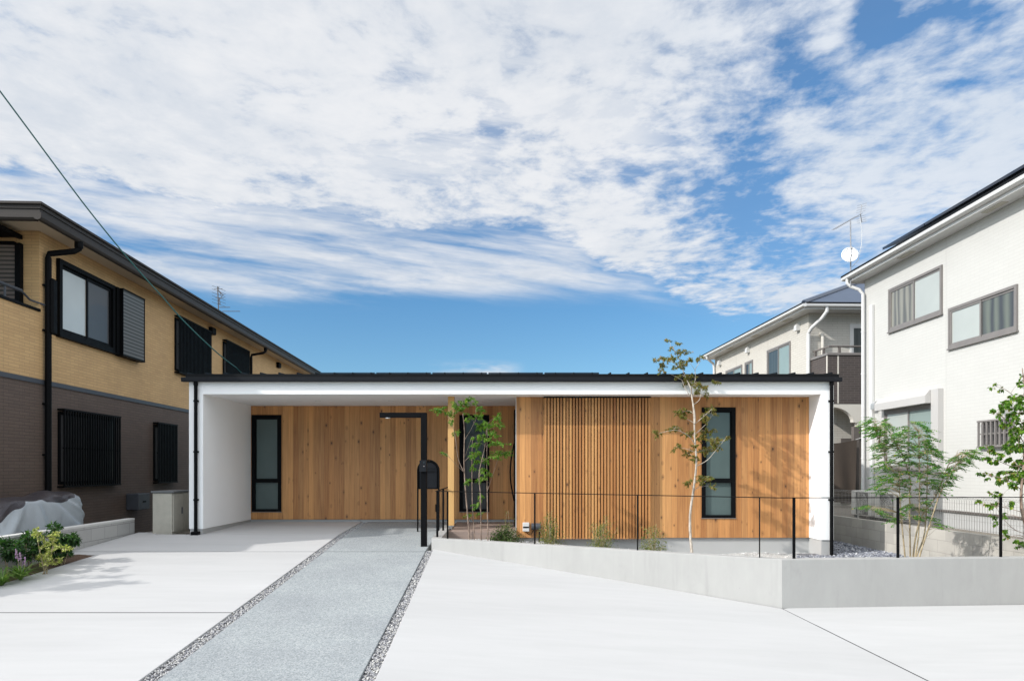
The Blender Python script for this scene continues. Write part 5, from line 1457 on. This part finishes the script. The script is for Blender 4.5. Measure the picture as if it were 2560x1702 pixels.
clump('garden_shrub', 'dark green shrub at the left edge behind the strap leaves', (P(12, 0, GY4).x, GY4, zl(0, GY4)), [(7, 1360), (20, 1360), (33, 1358), (44, 1363), (11, 1378), (33, 1378), (7, 1394), (25, 1392), (-20, 1370), (-40, 1380), (-10, 1350), (48, 1376), (40, 1392)], GY4, 'leaf_dark', .078, .028, 13, 75, group='shrubs in the left garden strip')
def strap(name, label, px, yy, n, h, fl):
    b = P(px, 0, yy); b.z = zl(b.x, yy); r = thing(name, label, 'plant', tuple(b), 0, 'strap leaved plants in the left garden strip')
    mb = MB()
    for i in range(n):
        a = rnd.uniform(0, 6.28); d = Vector((math.cos(a), math.sin(a), 0)); ln = h * rnd.uniform(.7, 1.2); up = rnd.uniform(.7, 1.35); w = .008
        sd = Vector((-d.y, d.x, 0)); prev = None
        for k in range(7):
            t = k / 6; q = b + d * (ln * .75 * t ** 1.3) + Vector((0, 0, ln * (up * t - .75 * t * t * up)))
            ww = w * (1 - t ** 3)
            cur = (q - sd * ww, q + sd * ww)
            if prev: mb.quad(prev[0], prev[1], cur[1], cur[0])
            prev = cur
    mb.build('leaves', M['leaf_strap'], r)
    for (dx, hh) in fl:
        m2 = MB(); m2.tube([b, b + Vector((dx * .7, 0, hh * .6)), b + Vector((dx, -.02, hh))], .003, 5); stalk = m2.build('stalk', M['bark_green'], r)
        m3 = MB()
        for k in range(46):
            t = rnd.random(); a = rnd.uniform(0, 6.28); rr = .016 * (1 - .7 * t)
            stone(m3, (b.x + dx * (.8 + .2 * t) + rr * math.cos(a), b.y - .02 + rr * math.sin(a), b.z + hh * (.70 + .32 * t)), .0055, 1.0, .2)
        m3.build('flower_spike', M['flower'], stalk)
strap('lily_turf', 'strap leaved plant with mauve flower spikes at the soil edge', 51, 8.5, 70, .46, [(-.04, .40), (.01, .36), (.07, .30)])
strap('lily_turf', 'strap leaved plant without open flowers at the lower left corner', 4, 8.2, 60, .42, [])

# --- garden tree beyond the left edge whose shade falls on the slab
pl = Plant('garden_tree', 'small garden tree in the yard left of the driveway', 'tree', (-9.1, 6.6, -.30))
pl.stem([(-9.1, 6.6, -.3), (-9.07, 6.62, .6), (-9.01, 6.68, 1.4), (-8.95, 6.7, 2.2)], .06, .02, 8)
pl.stem([(-9.05, 6.65, .9), (-8.8, 6.9, 1.6), (-8.55, 7.1, 2.1)], .03, .01, 6); pl.stem([(-9.05, 6.65, 1.0), (-9.3, 6.45, 1.6), (-9.45, 6.3, 2.1)], .03, .01, 6)
for i in range(34):
    a = rnd.uniform(0, 6.28); r = .80 * rnd.random() ** .5; z = 1.95 + rnd.uniform(-.35, .35)
    pl.spray(Vector((-8.97 + r * math.cos(a) * .9, 6.7 + r * math.sin(a) * .7, z)), .22, .22, .16, 110, .085, .040, .4, 8, r=.005)
pl.done('bark_brown', 'leaf_dark')
